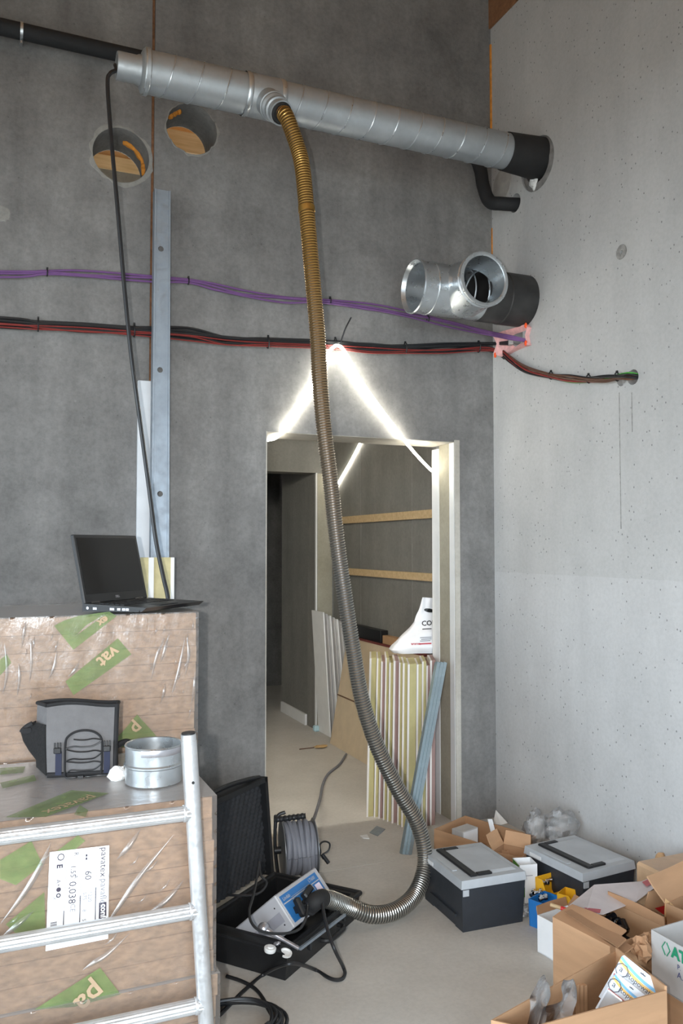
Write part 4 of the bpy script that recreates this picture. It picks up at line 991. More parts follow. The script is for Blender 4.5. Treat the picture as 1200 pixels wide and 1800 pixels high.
# ------------------------------------------------------------------ cable reel
RC = Vector((1.30, -.37, .137)); ru = Vector((.976, -.185, .02)).normalized()
t = thing('cable_reel', 'grey cable reel with a black ribbed grip behind the open case', 'cable reel', (RC.x, RC.y, 0))
for s in (-1, 1):
    MB().lathe([(0, 0), (.120, 0), (.125, .002), (.125, .005), (.12, .006), (0, .006)], RC + ru * (s * .07), ru * s, 40).build('flange', mat('reel_flange%d' % s, (128, 130, 132), .4, .5, .06), t, True)
MB().lathe([(.05, -.07), (.05, .07)], RC, ru, 24).build('drum', M_black, t, True)
for k in range(6):
    x = -.058 + k * .022; r = .108 + .005 * math.sin(k * 2.1)
    m = MB()
    w = ru.cross(Z3).normalized(); z2 = w.cross(ru)
    pts = [RC + ru * (x + .004 * math.sin(g * 2 + k)) + (w * math.cos(g) + z2 * math.sin(g)) * (r + .004 * math.sin(g * 3 + k)) for g in [2 * PI * i / 36 for i in range(37)]]
    m.tube(pts, .0125, 8, cap=False); m.build('cable_winding', M_greyc, t, True)
    pts = [RC + ru * (x + .014) + (w * math.cos(g) + z2 * math.sin(g)) * (r - .014) for g in [2 * PI * i / 36 for i in range(37)]]
    MB().tube(pts, .0125, 8, cap=False).build('cable_winding', M_greyc, t, True)
ax = RC + ru * -.105
fm = MB()
fm.tube(smooth_path([RC + ru * -.09 + Vector((0, -.0, -.13)), RC + ru * -.105, RC + ru * -.105 + Z3 * .12, RC + ru * -.10 + Vector((.01, .0, .155)), RC + ru * -.07 + Vector((.01, 0, .165))], 6), .008, 8)
fm.tube([RC + ru * -.11, RC + ru * -.08], .016, 12); fm.box((-.07, -.008, -.136), (.07, .008, -.12), Matrix.Translation(RC + ru * -.10))
fm.build('stand', M_black, t, True)
g0, g1 = P(484, 1441, 'y', -.40), P(537, 1434, 'y', -.44)
gm = MB(); gm.tube([g0.lerp(g1, i / 24) for i in range(25)], lambda q: .0125 + .002 * math.sin(q * 44), 12); gm.tube(smooth_path([RC + ru * -.105 + Z3 * .1, RC + ru * -.105 + Z3 * .15, g0], 5), .008, 8)
gm.build('grip', M_black, t, True)
pc = P(562, 1490, 'y', -.40)
MB().tube(smooth_path([P(556, 1520, 'y', -.42), P(563, 1500, 'y', -.42), P(562, 1485, 'y', -.42), P(570, 1479, 'y', -.42), P(579, 1483, 'y', -.42), P(577, 1495, 'y', -.42), P(566, 1503, 'y', -.42), P(568, 1510, 'y', -.42)], 6), .004, 7).tube([P(566, 1502, 'y', -.42), P(577, 1517, 'y', -.43)], .009, 10).build('plug', M_black, t, True)
cable('reel_lead', [P(546, 1448, 'z', .24), P(552, 1438, 'z', .12), P(562, 1405, 'z', .02), P(567, 1380, 'z', .008), P(577, 1360, 'z', .008), P(597, 1343, 'z', .008), P(608, 1326, 'z', .008)], .0085, M_greyc, 'grey lead unrolled from the cable reel through the doorway', None, 10)

# ------------------------------------------------------------------ panels, sack and rails in the doorway
M_cream = mat('cream_core', (188, 178, 128), .85, 0, .08, 14); M_mauve = mat('mauve_core', (158, 130, 124), .85, 0, .08, 14); M_skin = mat('white_facing', (232, 226, 220), .7, 0, .03)
edges = [0, 13, 21, 29, 36, 44, 54, 61, 70, 86, 96, 104, 111, 121]     # photo widths of the sheets, left to right
kinds = 'ccmccmcccccmm'
ordn = ('first', 'second', 'third', 'fourth', 'fifth', 'sixth', 'seventh', 'eighth', 'ninth', 'tenth', 'eleventh', 'twelfth', 'thirteenth')
NP = len(edges) - 1; sd = Vector((.42, .907, 0))
for i in range(NP):
    fpy = .285 - .26 * min(1, (i / 8) ** 1.2)
    c0 = P(643 + edges[i], 1320, 'y', fpy).x; c1 = P(643 + edges[i + 1], 1320, 'y', fpy).x
    dpt = .30 - .07 * i / 12
    hgt = .872 + .010 * math.sin(i * 2.7) - .004 * (i % 3)
    t = thing('insulation_sheet', ordn[i] + (' insulation sheet counted from the hose, cream with white facing' if kinds[i] == 'c' else ' insulation sheet counted from the hose, mauve with white facing'), 'insulation', (c0, fpy, 0), 'insulation sheets in the doorway')
    def pan(xa, xb, y0, lean=.022 - .015 * i / 12):
        q = [Vector((xa, y0, 0)), Vector((xb, y0, 0)), Vector((xb, y0, 0)) + sd * dpt, Vector((xa, y0, 0)) + sd * dpt]
        return MB().hexa(q, [v + Vector((lean, 0, hgt)) for v in q])
    wf = min(.012, (c1 - c0) * .36)
    pan(c0, c0 + wf - .0005, fpy - .003).build('facing', M_skin, t)
    pan(c0 + wf, c1 - .0012, fpy).build('core', M_cream if kinds[i] == 'c' else M_mauve, t)
# white plastic sack
SO = P(692, 1172, 'y', .30) + Vector((0, 0, .002)); SO.z = .884
t = thing('plastic_sack', 'white plastic sack with red and black print on top of the insulation sheets', 'sack', SO)
M_sack = mat('white_sack', (232, 233, 236), .45, 0, .04, 12, .35, 9)
su = Vector((math.cos(.25), -math.sin(.25) * .6, 0)).normalized(); sw = Vector((-su.y, su.x, 0))
left_ = [(0, .02), (.06, -.005), (.14, .015), (.3, .065), (.45, .115), (.58, .15), (.72, .165), (1, .20)]     # outline, height share -> left edge
right_ = [(0, .36), (.15, .40), (.4, .41), (.6, .40), (.8, .39), (1, .37)]
thick = [(0, .07), (.12, .085), (.35, .07), (.55, .03), (.7, .014), (1, .006)]
def ip(tb, x):
    for (a, b), (c, d) in zip(tb, tb[1:]):
        if x <= c: return b + (d - b) * (x - a) / (c - a)
    return tb[-1][1]
def sackp(u, w):
    g = 2 * PI * u; l, r, th_ = ip(left_, w), ip(right_, w), ip(thick, w)
    cx, hw = (l + r) / 2, (r - l) / 2
    nn = .012 * noise.noise(Vector((math.cos(g) * 2.2, math.sin(g) * 2.2, w * 5))) * (1 - .5 * w)
    return SO + su * (cx + hw * math.copysign(abs(math.cos(g)) ** .75, math.cos(g)) + nn) + sw * (th_ * math.copysign(abs(math.sin(g)) ** .75, math.sin(g)) + .07 + nn) + Vector((0, 0, .305 * w + .03 * max(0, w - .8) * (1 - math.cos(g))))
m = MB(); m.grid(44, 30, sackp); m.poly([sackp(i / 44, 0) for i in range(44)][::-1]); sackb = m.build('sack_body', M_sack, t, True)
def on_sack(px, py, off=.003):
    """front of the sack met by the photo's sight line"""
    bpy.context.view_layer.update()
    mw = wm(t); d = ray(px, py).normalized()
    ok, loc, nr, ix = sackb.ray_cast(mw.inverted() @ CAM, mw.inverted().to_3x3() @ d)
    p = (mw @ loc) if ok else P(px, py, 'y', .30)
    return p - d * off
def on_sack_shape(mb_): return mb_
hh = on_sack(752, 1073)
hm = MB(); pts = [on_sack(754 + 9 * math.cos(g), 1073 + 3.4 * math.sin(g) + 1.2 * math.cos(g)) for g in [2 * PI * i / 20 for i in range(20)]]
hm.poly(pts); hm.build('hand_hole', M_black, t, fix=False)
M_redi = mat('red_ink', (186, 70, 80), .6, 0, 0); M_ink3 = mat('black_ink', (40, 38, 42), .6, 0, 0)
for body, px, py, size, mt, bd in (('COL', 741, 1100, .040, M_ink3, .001), ('www.', 722, 1134, .024, M_redi, .0004)):
    o1 = on_sack(px, py, .006); o2 = on_sack(758, py - 1, .006); text(body, o1, o2 - o1, Z3, size, mt, 'print', t, 0, bold=bd)
for x0_, x1_, py, w_, mt in ((742, 758, 1106, .8, M_ink3), (738, 758, 1121, .6, M_ink2), (740, 758, 1124, .6, M_ink2), (738, 756, 1127, .6, M_ink2), (736, 758, 1132, 1.2, M_redi)):
    MB().poly([on_sack(x0_, py - w_, .005), on_sack(x1_, py - w_ - 1, .005), on_sack(x1_, py + w_ - 1, .005), on_sack(x0_, py + w_, .005)]).build('print', mt, t, fix=False)
# bluish rails leaning on the jamb
for k in range(3):
    b = P(709 + k * 5.6, 1502 + k * .6, 'z', 0); tp_ = P(771 + k * 6, 1164, 'y', -.03)
    d = (tp_ - b).normalized(); s = d.cross(Vector((0, -1, 0))).normalized(); f = s.cross(d).normalized()
    if f.y > 0: f = -f
    w = .0095; dp = .025
    m = MB(); pr_ = [(-w, 0), (-w, dp), (-w + .0015, dp), (-w + .0015, .0015), (-w * .3, .0015), (-w * .2, .004), (w * .2, .004), (w * .3, .0015), (w - .0015, .0015), (w - .0015, dp), (w, dp), (w, 0)]
    q = [b + s * x - f * y for x, y in pr_]; q2 = [tp_ + s * x - f * y for x, y in pr_]; n_ = len(q)
    m.add(q + q2, [tuple(range(n_))[::-1], tuple(range(n_, 2*n_))] + [(i, (i+1)%n_, n_+(i+1)%n_, n_+i) for i in range(n_)])
    tag(m.build('metal_rail', M_rail), ('outer bluish metal rail, nearest the hose, of three leaning on the jamb', 'middle one of three bluish metal rails leaning on the jamb', 'inner bluish metal rail, nearest the carton, of three leaning on the jamb')[k], 'rail', 'metal rails at the door jamb')

# ------------------------------------------------------------------ inside the next room
for i in range(8):
    x = 2.44 + i * .017; y = 2.12 - .03 * i
    top = .98 - .012 * i
    m = MB().hexa([(x + .05 + i * .006, y, .002), (x + .061 + i * .006, y, .002), (x + .061 + i * .006, y + .25, .002), (x + .05 + i * .006, y + .25, .002)], [(x - .01, y, top), (x + .001, y, top), (x + .001, y + .25, top), (x - .01, y + .25, top)])
    m.v = [v + Vector((-.02, 0, 0)) for v in m.v]
    tag(m.build('leaning_sheet', M_gcard if i % 2 else M_white), ('first', 'second', 'third', 'fourth', 'fifth', 'sixth', 'seventh', 'eighth')[i] + ' thin pale sheet counted from the passage pillar in the next room', 'sheet', 'pale sheets in the next room')
m = MB().hexa([(2.40, .70, 0), (2.425, .70, 0), (2.425, 1.95, 0), (2.40, 1.95, 0)], [(2.545, .70, .80), (2.57, .70, .80), (2.57, 1.95, .80), (2.545, 1.95, .80)])
t = thing('leaning_board', 'large beige board leaning low along the next room wall', 'board', (2.5, 1.3, 0)); m.build('board', mat('beige_board', (204, 186, 158), .7, 0, .06), t)
MB().box((2.538, .70, .80), (2.572, 1.95, .812)).build('red_edge', mat('dark_red_edge', (110, 52, 48), .7, 0, .1), t)
MB().hexa([(2.46, .70, .36), (2.468, .70, .36), (2.468, 1.95, .36), (2.46, 1.95, .36)], [(2.461, .70, .368), (2.469, .70, .368), (2.469, 1.95, .368), (2.461, 1.95, .368)]).build('joint_line', mat('board_joint', (110, 82, 60), .8, 0, .1), t)
tag(MB().box((2.555, 1.38, .812), (2.615, 1.92, .90), None, .004).build('black_block', M_black), 'black block resting on the beige board in the next room', 'block')
tag(MB().box((2.56, .78, .812), (2.61, 1.36, .87), None, .003).build('timber_offcut', mat('brown_offcut', (176, 140, 104), .7, 0, .1)), 'brown timber offcut lying on the beige board behind the sack', 'offcut')
tag(MB().box((2.43, YF - .06, 0), (2.62, YF - .01, .045), None, .008).build('blue_wedge', mat('pale_blue_plastic', (176, 206, 214), .5, 0, .05)), 'pale blue plastic piece at the foot of the passage pillar', 'wedge')
a, b = P(526, 1317, 'z', .004), P(552, 1314, 'z', .004)
tag(MB().tube([a, b], .004, 6).build('twig', M_brownc), 'thin dark stick lying on the next room floor', 'stick')
tag(crumple(P(564, 1312, 'z', .012), .03, 2.2, (1.8, 1.0, .3), 12, .5).build('paper_scrap', mat('tan_scrap', (190, 158, 110), .8, 0, .2)), 'tan paper scrap beside the stick on the next room floor', 'scrap')
tag(MB().slab([P(x, y, 'z', .001) for x, y in ((649, 1464), (662, 1452), (677, 1458), (664, 1470))], (0, 0, .002)).build('tape_scrap', M_stud), 'small grey square scrap on the floor before the panels', 'scrap')
tag(MB().slab([P(x, y, 'z', .001) for x, y in ((632, 1470), (645, 1468), (649, 1475), (638, 1474))], (0, 0, .004)).build('plaster_crumb', M_white), 'white plaster crumb on the floor before the panels', 'crumb')

# ------------------------------------------------------------------ tool cases
M_tc = mat('tool_case_body', (46, 50, 56), .5, 0, .1, 30, .12, 120); M_tl = mat('tool_case_lid', (176, 181, 186), .45, 0, .08, 10)
def tool_case(fc, ang, lb, z0=.0):
    """fc = near corner on the floor, x along the short near face"""
    u = Vector((math.cos(ang), math.sin(ang), 0)); w = Vector((-u.y, u.x, 0)); M = basis(Vector((fc[0], fc[1], z0)), u, w, Z3)
    t = thing('tool_case', lb, 'tool case', (fc[0], fc[1], z0), 'grey lidded tool cases', M.to_3x3())
    sx, sy, h = .285, .345, .168
    b = MB().hexa([M @ Vector(p) for p in ((.008, .008, .0), (sx - .008, .008, 0), (sx - .008, sy - .008, 0), (.008, sy - .008, 0))], [M @ Vector(p) for p in ((0, 0, h), (sx, 0, h), (sx, sy, h), (0, sy, h))]).build('body', M_tc, t)
    cut_child(b, [MB().tube([M @ Vector((-.05, .20, -.012)), M @ Vector((.012, .20, -.012))], .04, 16), MB().box((-.02, .07, -.02), (.012, .26, .014), M)])
    MB().box((-.004, .05, .045), (.004, .27, .055), M).build('side_rib', M_tc, b)
    l = MB().hexa([M @ Vector(p) for p in ((-.004, -.004, h), (sx + .004, -.004, h), (sx + .004, sy + .004, h), (-.004, sy + .004, h))], [M @ Vector(p) for p in ((0, 0, h + .032), (sx, 0, h + .032), (sx, sy, h + .032), (0, sy, h + .032))]).build('lid', M_tl, t)
    # raised centre field of the lid with bevelled ends
    MB().hexa([M @ Vector(p) for p in ((.075, .03, h + .032), (sx - .02, .03, h + .032), (sx - .02, sy - .03, h + .032), (.075, sy - .03, h + .032))], [M @ Vector(p) for p in ((.09, .05, h + .038), (sx - .03, .045, h + .038), (sx - .03, sy - .045, h + .038), (.09, sy - .05, h + .038))]).build('lid_field', M_tl, l)
    # black U-shaped carrying handle let into the lid
    MB().box((.052, .022, h + .030), (.084, sy - .022, h + .0405), M, .003).box((.084, .022, h + .030), (.15, .046, h + .0405), M, .003).box((.084, sy - .046, h + .030), (.15, sy - .022, h + .0405), M, .003).build('handle', M_black, l)
    MB().box((.012, .10, h + .032), (.034, sy - .10, h + .035), M, .002).build('lid_ridge', M_tl, l)
    MB().box((.004, -.003, h - .028), (.03, 0.001, h - .004), M).build('latch_tab', M_tl, t)
    MB().box((-.0045, .24, h + .004), (-.003, .31, h + .018), M).build('sticker', M_wcard, t)
    return t
tool_case((1.703, -1.113), math.radians(-2.5), 'grey lidded black tool case standing on the open floor beside the hose')
tool_case((2.185, -1.235), math.radians(5), 'grey lidded black tool case pushed against the pale wall')

# ------------------------------------------------------------------ cartons
def open_box(name, label, corners, z0, h, mt, mi=None, th=.004, flaps=(), cat='carton', group=None):
    """corners: four floor points counter-clockwise; walls are thin card, each wall a part"""
    c = [Vector((p[0], p[1], z0)) for p in corners]
    ctr = sum(c, Vector()) / 4
    t = thing(name, label, cat, ctr, group)
    inn = []
    for i in range(4):
        a, b, p = c[i], c[(i + 1) % 4], c[i - 1]
        inn.append(a + ((b - a).normalized() + (p - a).normalized()) * th)
    MB().slab([v + Z3 * .001 for v in c], (0, 0, th)).build('bottom', mt, t)
    for i in range(4):
        j = (i + 1) % 4; hh = h[i] if isinstance(h, (list, tuple)) else h
        m = MB().hexa([c[i] + Z3 * .002, c[j] + Z3 * .002, inn[j] + Z3 * .002, inn[i] + Z3 * .002], [c[i] + Z3 * hh, c[j] + Z3 * hh, inn[j] + Z3 * hh, inn[i] + Z3 * hh])
        m.build('side', mt, t)
    for (i, L, up) in flaps:
        j = (i + 1) % 4; hh = h[i] if isinstance(h, (list, tuple)) else h
        a, b = c[i] + Z3 * hh, c[j] + Z3 * hh; outv = (b - a).cross(Z3).normalized(); g = math.radians(up)
        d = (outv * math.cos(g) + Z3 * math.sin(g)) * L; e = (b - a).normalized() * (L * .08)
        nn = d.cross(b - a).normalized() * th
        m = MB(); n_ = 8
        def fp(u, w, o=0): 
            p = a.lerp(b, u) + (e * (1 - 2 * u)) * w + d * w; return p + nn * (o + 1.2 * math.sin(u * 5 + w * 2) * w * w)
        m.grid(n_, 3, lambda u, w: fp(u, w)); m.build('flap', mi or mt, t, True, solid=th)
    return t
# wide carton in the corner
corner = open_box('open_carton', 'wide open brown carton in the corner, full of small packages', [(1.97, -.42), (2.12, -.80), (2.36, -.69), (2.21, -.31)], 0, .15, M_carton, M_carton2)
for (px, py, z), s, rz, lb, mt in (((817, 1470, .12), (.11, .07, .09), .3, 'plain white box lying in the corner carton', M_wcard),):
    c = P(px, py, 'z', z)
    M = basis(c - Z3 * .05, Vector((math.cos(rz), math.sin(rz), 0)), Vector((-math.sin(rz), math.cos(rz), 0)), Z3)
    t = thing('small_box', lb, 'box', c - Z3 * .05); b = MB().box((-s[0]/2, -s[1]/2, 0), (s[0]/2, s[1]/2, s[2]), M, .002).build('body', M_gcard, t)
    MB().box((-s[0]/2 + .005, -s[1]/2 - .0008, .004), (s[0]/2 - .005, -s[1]/2 + .001, s[2] - .004), M).build('front_face', mt, t)
a, b = P(861, 1440, 'y', -.50), P(872, 1484, 'y', -.52)
s = RT * .011
o = MB().slab([a - s, a + s, b + s, b - s], Vector((0, .004, 0))).build('white_strip', M_wcard); tag(o, 'white hanging strip with a slot standing up in the corner carton', 'strip')
MB().poly([a - s * .5 + Z3 * -.012, a + s * .5 + Z3 * -.012, a + s * .5 + Z3 * -.028, a - s * .5 + Z3 * -.028]).build('slot', M_black, o); 
for q in bpy.data.objects['slot'].data.vertices: q.co.y -= .001
m = MB().slab([P(866, 1448, 'y', -.16), P(871, 1424, 'y', -.16), P(892, 1447, 'y', -.22), P(880, 1450, 'y', -.20)], Vector((.003, .003, 0))); tag(m.build('paper_corner', M_white), 'white paper corner sticking up behind the corner carton', 'paper')
# carton with fold-out flaps, behind the first tool case
open_box('small_carton', 'small brown carton with raised flaps between the tool case and corner', [(2.035, -.82), (2.11, -.93), (2.20, -.87), (2.13, -.765)], 0, .17, M_carton2, M_carton, .003, [(2, .06, 70), (3, .07, 60)])
wp_ = open_box('white_carton', 'tall narrow white carton, open topped, beside the yellow bins', [(2.02, -1.045), (2.095, -1.06), (2.115, -.985), (2.04, -.965)], 0, .19, M_wcard, M_wcard, .003)
MB().poly([Vector((2.0185, -1.04, .188)), Vector((2.0385, -.968, .188)), Vector((2.0385, -.968, .15)), Vector((2.0185, -1.04, .12))]).build('green_print', mat('carton_green', (96, 150, 60), .6, 0, .1), wp_)
MB().box((0, -.0006, 0), (.035, 0, .002), Matrix.Translation((2.04, -1.0502, .145)) @ Matrix.Rotation(-.197, 4, 'Z')).build('print', M_ink2, wp_)
MB().poly([Vector((2.024, -1.047, .06)), Vector((2.04, -1.0502, .06)), Vector((2.04, -1.0502, .10)), Vector((2.024, -1.047, .10))]).build('green_print', MATS['carton_green'], wp_)
# storage bins with fittings
def bin_(label, c, w, d, h, rz, mt, cat='bin'):
    M = Matrix.Translation(Vector(c)) @ Matrix.Rotation(rz, 4, 'Z')
    t = thing('storage_bin', label, cat, c, 'small parts bins'); x, y = w / 2, d / 2; th = .003
    m = MB()
    prof = lambda k: [M @ Vector(p) for p in ((-x + k, -y + k, 0), (x - k, -y + k, 0), (x - k, y - k, 0), (-x + k, y - k, 0))]
    m.box((-x, -y, 0), (x, y, th), M)
    m.build('bottom', mt, t)
    # sloping side walls, low front
    for s in (-1, 1):
        MB().slab([M @ Vector((s * x, -y, 0)), M @ Vector((s * x, y, 0)), M @ Vector((s * x * 1.06, y, h)), M @ Vector((s * x * 1.06, -y * .2, h)), M @ Vector((s * x * 1.04, -y * 1.05, h * .55))], (M.to_3x3() @ Vector((-s * th, 0, 0)))).build('side', mt, t)
    MB().slab([M @ Vector((-x, y, 0)), M @ Vector((x, y, 0)), M @ Vector((x * 1.06, y * 1.04, h)), M @ Vector((-x * 1.06, y * 1.04, h))], M.to_3x3() @ Vector((0, -th, 0))).build('rear_wall', mt, t)
    MB().slab([M @ Vector((-x, -y, 0)), M @ Vector((x, -y, 0)), M @ Vector((x * 1.04, -y * 1.05, h * .55)), M @ Vector((-x * 1.04, -y * 1.05, h * .55))], M.to_3x3() @ Vector((0, th, 0))).build('front_wall', mt, t)
    return t
M_yel = mat('yellow_plastic', (236, 176, 34), .4, 0, .06); M_bluep = mat('blue_plastic', (34, 112, 182), .4, 0, .06); M_chrome = galv('chrome_fitting', (206, 208, 212), .15, 10, 1.0)
bin_('yellow storage bin standing upright behind the metal fittings', (2.135, -1.085, .02), .09, .06, .12, .15, M_yel)
bin_('yellow storage bin in front, next to the wall tool case', (2.15, -1.205, .0), .075, .08, .12, .5, M_yel)
bin_('blue storage bin with metal fittings beside the open floor tool case', (2.055, -1.195, 0), .105, .12, .105, .35, M_bluep)
rnd = random.Random(4)
for k in range(14):
    px, py, z = (938 + rnd.uniform(-7, 18), 1576 + rnd.uniform(-8, 6), .085 + rnd.uniform(0, .02)) if k < 8 else (952 + (k - 8) * 5.5, 1555 - (k - 8) * 4 + rnd.uniform(-3, 3), .115)
    c = P(px, py, 'z', z); d = Vector((rnd.uniform(-1, 1), rnd.uniform(-1, 1), rnd.uniform(-.3, .5))).normalized()
    m = MB().lathe([(.007, -.018), (.009, -.016), (.009, -.006), (.006, -.004), (.006, .006), (.008, .008), (.008, .018), (.005, .018), (.005, -.018), (.007, -.018)], c, d, 12)
    tag(m.build('metal_fitting', M_chrome, None, True), 'shiny metal fitting lying in the small blue bin' if k < 8 else 'shiny metal fitting in the heap beside the yellow bins', 'fitting', 'metal fittings in the bins')
# white paper carton with brown inside, next to the big carton
wc = open_box('white_carton', 'white carton with brown inner flaps on the floor by the tool case', [(1.885, -1.345), (1.905, -1.50), (2.06, -1.47), (2.04, -1.32)], 0, .135, M_wcard, M_carton2, .004, [(2, .05, 40), (3, .03, 70)])
open_box('brown_carton', 'half hidden brown carton with a red banded stick inside', [(2.06, -1.31), (2.08, -1.45), (2.25, -1.42), (2.23, -1.29)], 0, .10, M_carton2, M_carton2, .004, [(2, .05, 50)])
a, b = P(967, 1590, 'z', .16), P(1004, 1602, 'z', .15)
t = thing('wooden_stick', 'wooden stick with a red band poking out of a brown carton', 'stick', a)
MB().tube([a, a.lerp(b, .5)], .007, 10).build('shaft', M_batten, t, True); MB().tube([a.lerp(b, .5), b], .0075, 10).build('red_band', mat('red_paint', (196, 40, 36), .5, 0, .05), t, True)
# clear bags
M_clear = film('clear_bag', .26, 1.8, (6, 6, 6), .8, (.98, .98, .985), .25, 9)
def pbag(c, r, sq, seed, label, name='clear_bag'):
    o = crumple(c, r, seed, sq, 26, .38).build(name, M_clear, None, True); return tag(o, label, 'plastic bag', 'clear plastic bags')
pbag(P(942, 1456, 'y', -.68), .065, (.9, .7, 1.15), 1.7, 'clear plastic bag standing behind the wall tool case, nearer the corner')
pbag(P(985, 1450, 'y', -.72), .075, (1.15, .7, .95), 6.3, 'clear plastic bag slumped between the wall and the tool case')
pbag(P(922, 1600, 'z', .03), .03, (1.2, 1, .8), 4.4, 'scrap of clear film at the foot of the white carton')
# big carton with fold-in flaps
ca = open_box('large_carton', 'large brown carton with black parts inside, beside the white carton', [(1.765, -1.595), (1.80, -1.835), (2.06, -1.80), (2.03, -1.56)], 0, .25, M_carton, M_carton2, .005, [(0, .09, 160), (2, .03, 80)])
# extra folded card leaning in its mouth
for k, (q, zz) in enumerate((([(992, 1603), (1010, 1596), (1100, 1650), (1085, 1664)], .27), ([(1000, 1612), (1018, 1604), (1112, 1664), (1096, 1676)], .255))):
    tag(MB().slab([P(x, y, 'z', zz) for x, y in q], Vector((.004, .002, -.006))).build('folded_card', M_carton2), ('upper' if k == 0 else 'lower') + ' folded card strip lying along the mouth of the large carton', 'card', 'folded card strips')
for k in range(7):
    c = P(1068 + (k % 4) * 9, 1606 + (k // 4) * 16 + (k % 4) * 7, 'z', .20)
    m = MB().lathe([(.012, -.02), (.016, -.016), (.016, .016), (.012, .02), (.008, .02), (.008, -.02), (.012, -.02)], c, Vector((math.sin(k * 2.1), math.cos(k * 1.7), .4)), 14)
    tag(m.build('black_pipe_part', mat('glossy_black%d' % k, (20, 22, 28), .15, 0, 0), None, True), 'glossy black pipe part inside the large carton', 'pipe part', 'black parts in the large carton')
tag(MB().box((1.83, -1.80, .01), (2.02, -1.60, .17)).build('filler_block', M_tray), 'dark packed contents filling the large carton', 'packing')
# crumpled brown paper
for k, (px, py) in enumerate(((1128, 1668), (1140, 1660))):
    tag(crumple(P(px, py, 'z', .24), .03, k + 2.2, (1, 1, 1.1), 14, .6).build('brown_paper', M_carton2), 'crumpled brown paper ball, ' + ('nearer the blister packs' if k == 0 else 'touching the white printed carton'), 'paper')
# milky sheet with red print on top
q = [(1000, 1591), (1047, 1552), (1092, 1560), (1150, 1545), (1168, 1530), (1130, 1570), (1060, 1604), (1035, 1606)]
q = [(1000, 1592), (1044, 1556), (1086, 1559), (1127, 1550), (1165, 1535), (1168, 1548), (1118, 1585), (1060, 1608), (1030, 1604)]
M_milk = mat('milky_sheet', (206, 196, 196), .35, 0, .12, 8, .3, 30, alpha=.9)
m = MB(); pz = lambda x, y: P(x, y, 'z', .262 + .012 * math.sin(x * .05))
t = thing('plastic_sheet', 'milky plastic sheet with red print draped over the large carton', 'plastic sheet', pz(1080, 1570)); m.slab([pz(x, y) for x, y in q], Vector((0, 0, .002))).build('sheet', M_milk, t)
M_rprint = mat('faded_red_print', (176, 84, 88), .5, 0, .2)
for pl in ([(1128, 1552), (1160, 1537), (1166, 1546), (1136, 1560)], [(1074, 1587), (1090, 1580), (1092, 1585), (1076, 1592)], [(1026, 1597), (1056, 1600), (1054, 1607), (1034, 1604)]):
    MB().poly([pz(x, y) + Z3 * .0035 for x, y in pl]).build('red_print', M_rprint, t, fix=False)
rb = P(1145, 1535, 'z', .15)
tag(crumple(rb, .045, 9.4, (1.2, 1, .8), 18, .45).build('red_bag', mat('dusty_red_plastic', (164, 70, 74), .4, 0, .25, 8)), 'dusty red plastic bag beside the wall tool case', 'bag')
tag(crumple(rb + Vector((.05, .0, .05)), .022, 2.4, (1, 1, 1.2), 12, .2).build('tan_lump', mat('tan_plastic', (196, 160, 120), .6, 0, .1)), 'small tan lump behind the dusty red bag', 'lump')
# brown carton with red printed corner
cdn = open_box('printed_carton', 'brown carton with a red printed corner beside the pale wall', [(2.16, -1.70), (2.20, -1.94), (2.50, -1.90), (2.46, -1.62)], 0, .27, M_carton, M_carton, .005, [(3, .10, 40)])
m = MB(); 
MB().slab([P(x, y, 'y', -1.62) for x, y in ((1132, 1600), (1140, 1568), (1172, 1560), (1168, 1608))], Vector((.0, .004, 0))).build('raised_flap', M_carton, cdn)
MB().slab([P(x, y, 'y', -1.625) for x, y in ((1151, 1597), (1168, 1592), (1168, 1609))], Vector((.0, .002, 0))).build('red_print', mat('red_print', (186, 36, 36), .6, 0, .05), cdn)
MB().slab([P(x, y, 'y', -1.625) for x, y in ((1168, 1574), (1172, 1574), (1171, 1592), (1168, 1592))], Vector((.0, .002, 0))).build('red_print', MATS['red_print'], cdn)
pts = [P(x, y, 'y', -1.70) for x, y in ((1170, 1580), (1182, 1590), (1192, 1606), (1198, 1622), (1168, 1622))]
MB().slab(pts, Vector((0, .004, 0))).build('round_flap', mat('light_card', (206, 168, 122), .8, 0, .06), cdn)
# film wrapped brown package with white label by the wall
t = thing('wrapped_package', 'film wrapped brown package with a white label against the pale wall', 'package', (2.48, -1.55, 0))
MB().box((2.30, -1.62, 0), (2.59, -1.40, .29), None, .01).build('body', mat('wrapped_brown', (186, 154, 122), .3, 0, .12, 12, .3, 30), t)
MB().slab([P(x, y, 'y', -1.626) for x, y in ((1176, 1574), (1212, 1562), (1212, 1572), (1176, 1582))], Vector((0, .003, 0))).build('white_label', M_wcard, t)
MB().poly([P(x, y, 'y', -1.628) for x, y in ((1180, 1576), (1194, 1571), (1194, 1575), (1180, 1580))]).build('print', M_ink2, t, fix=False)
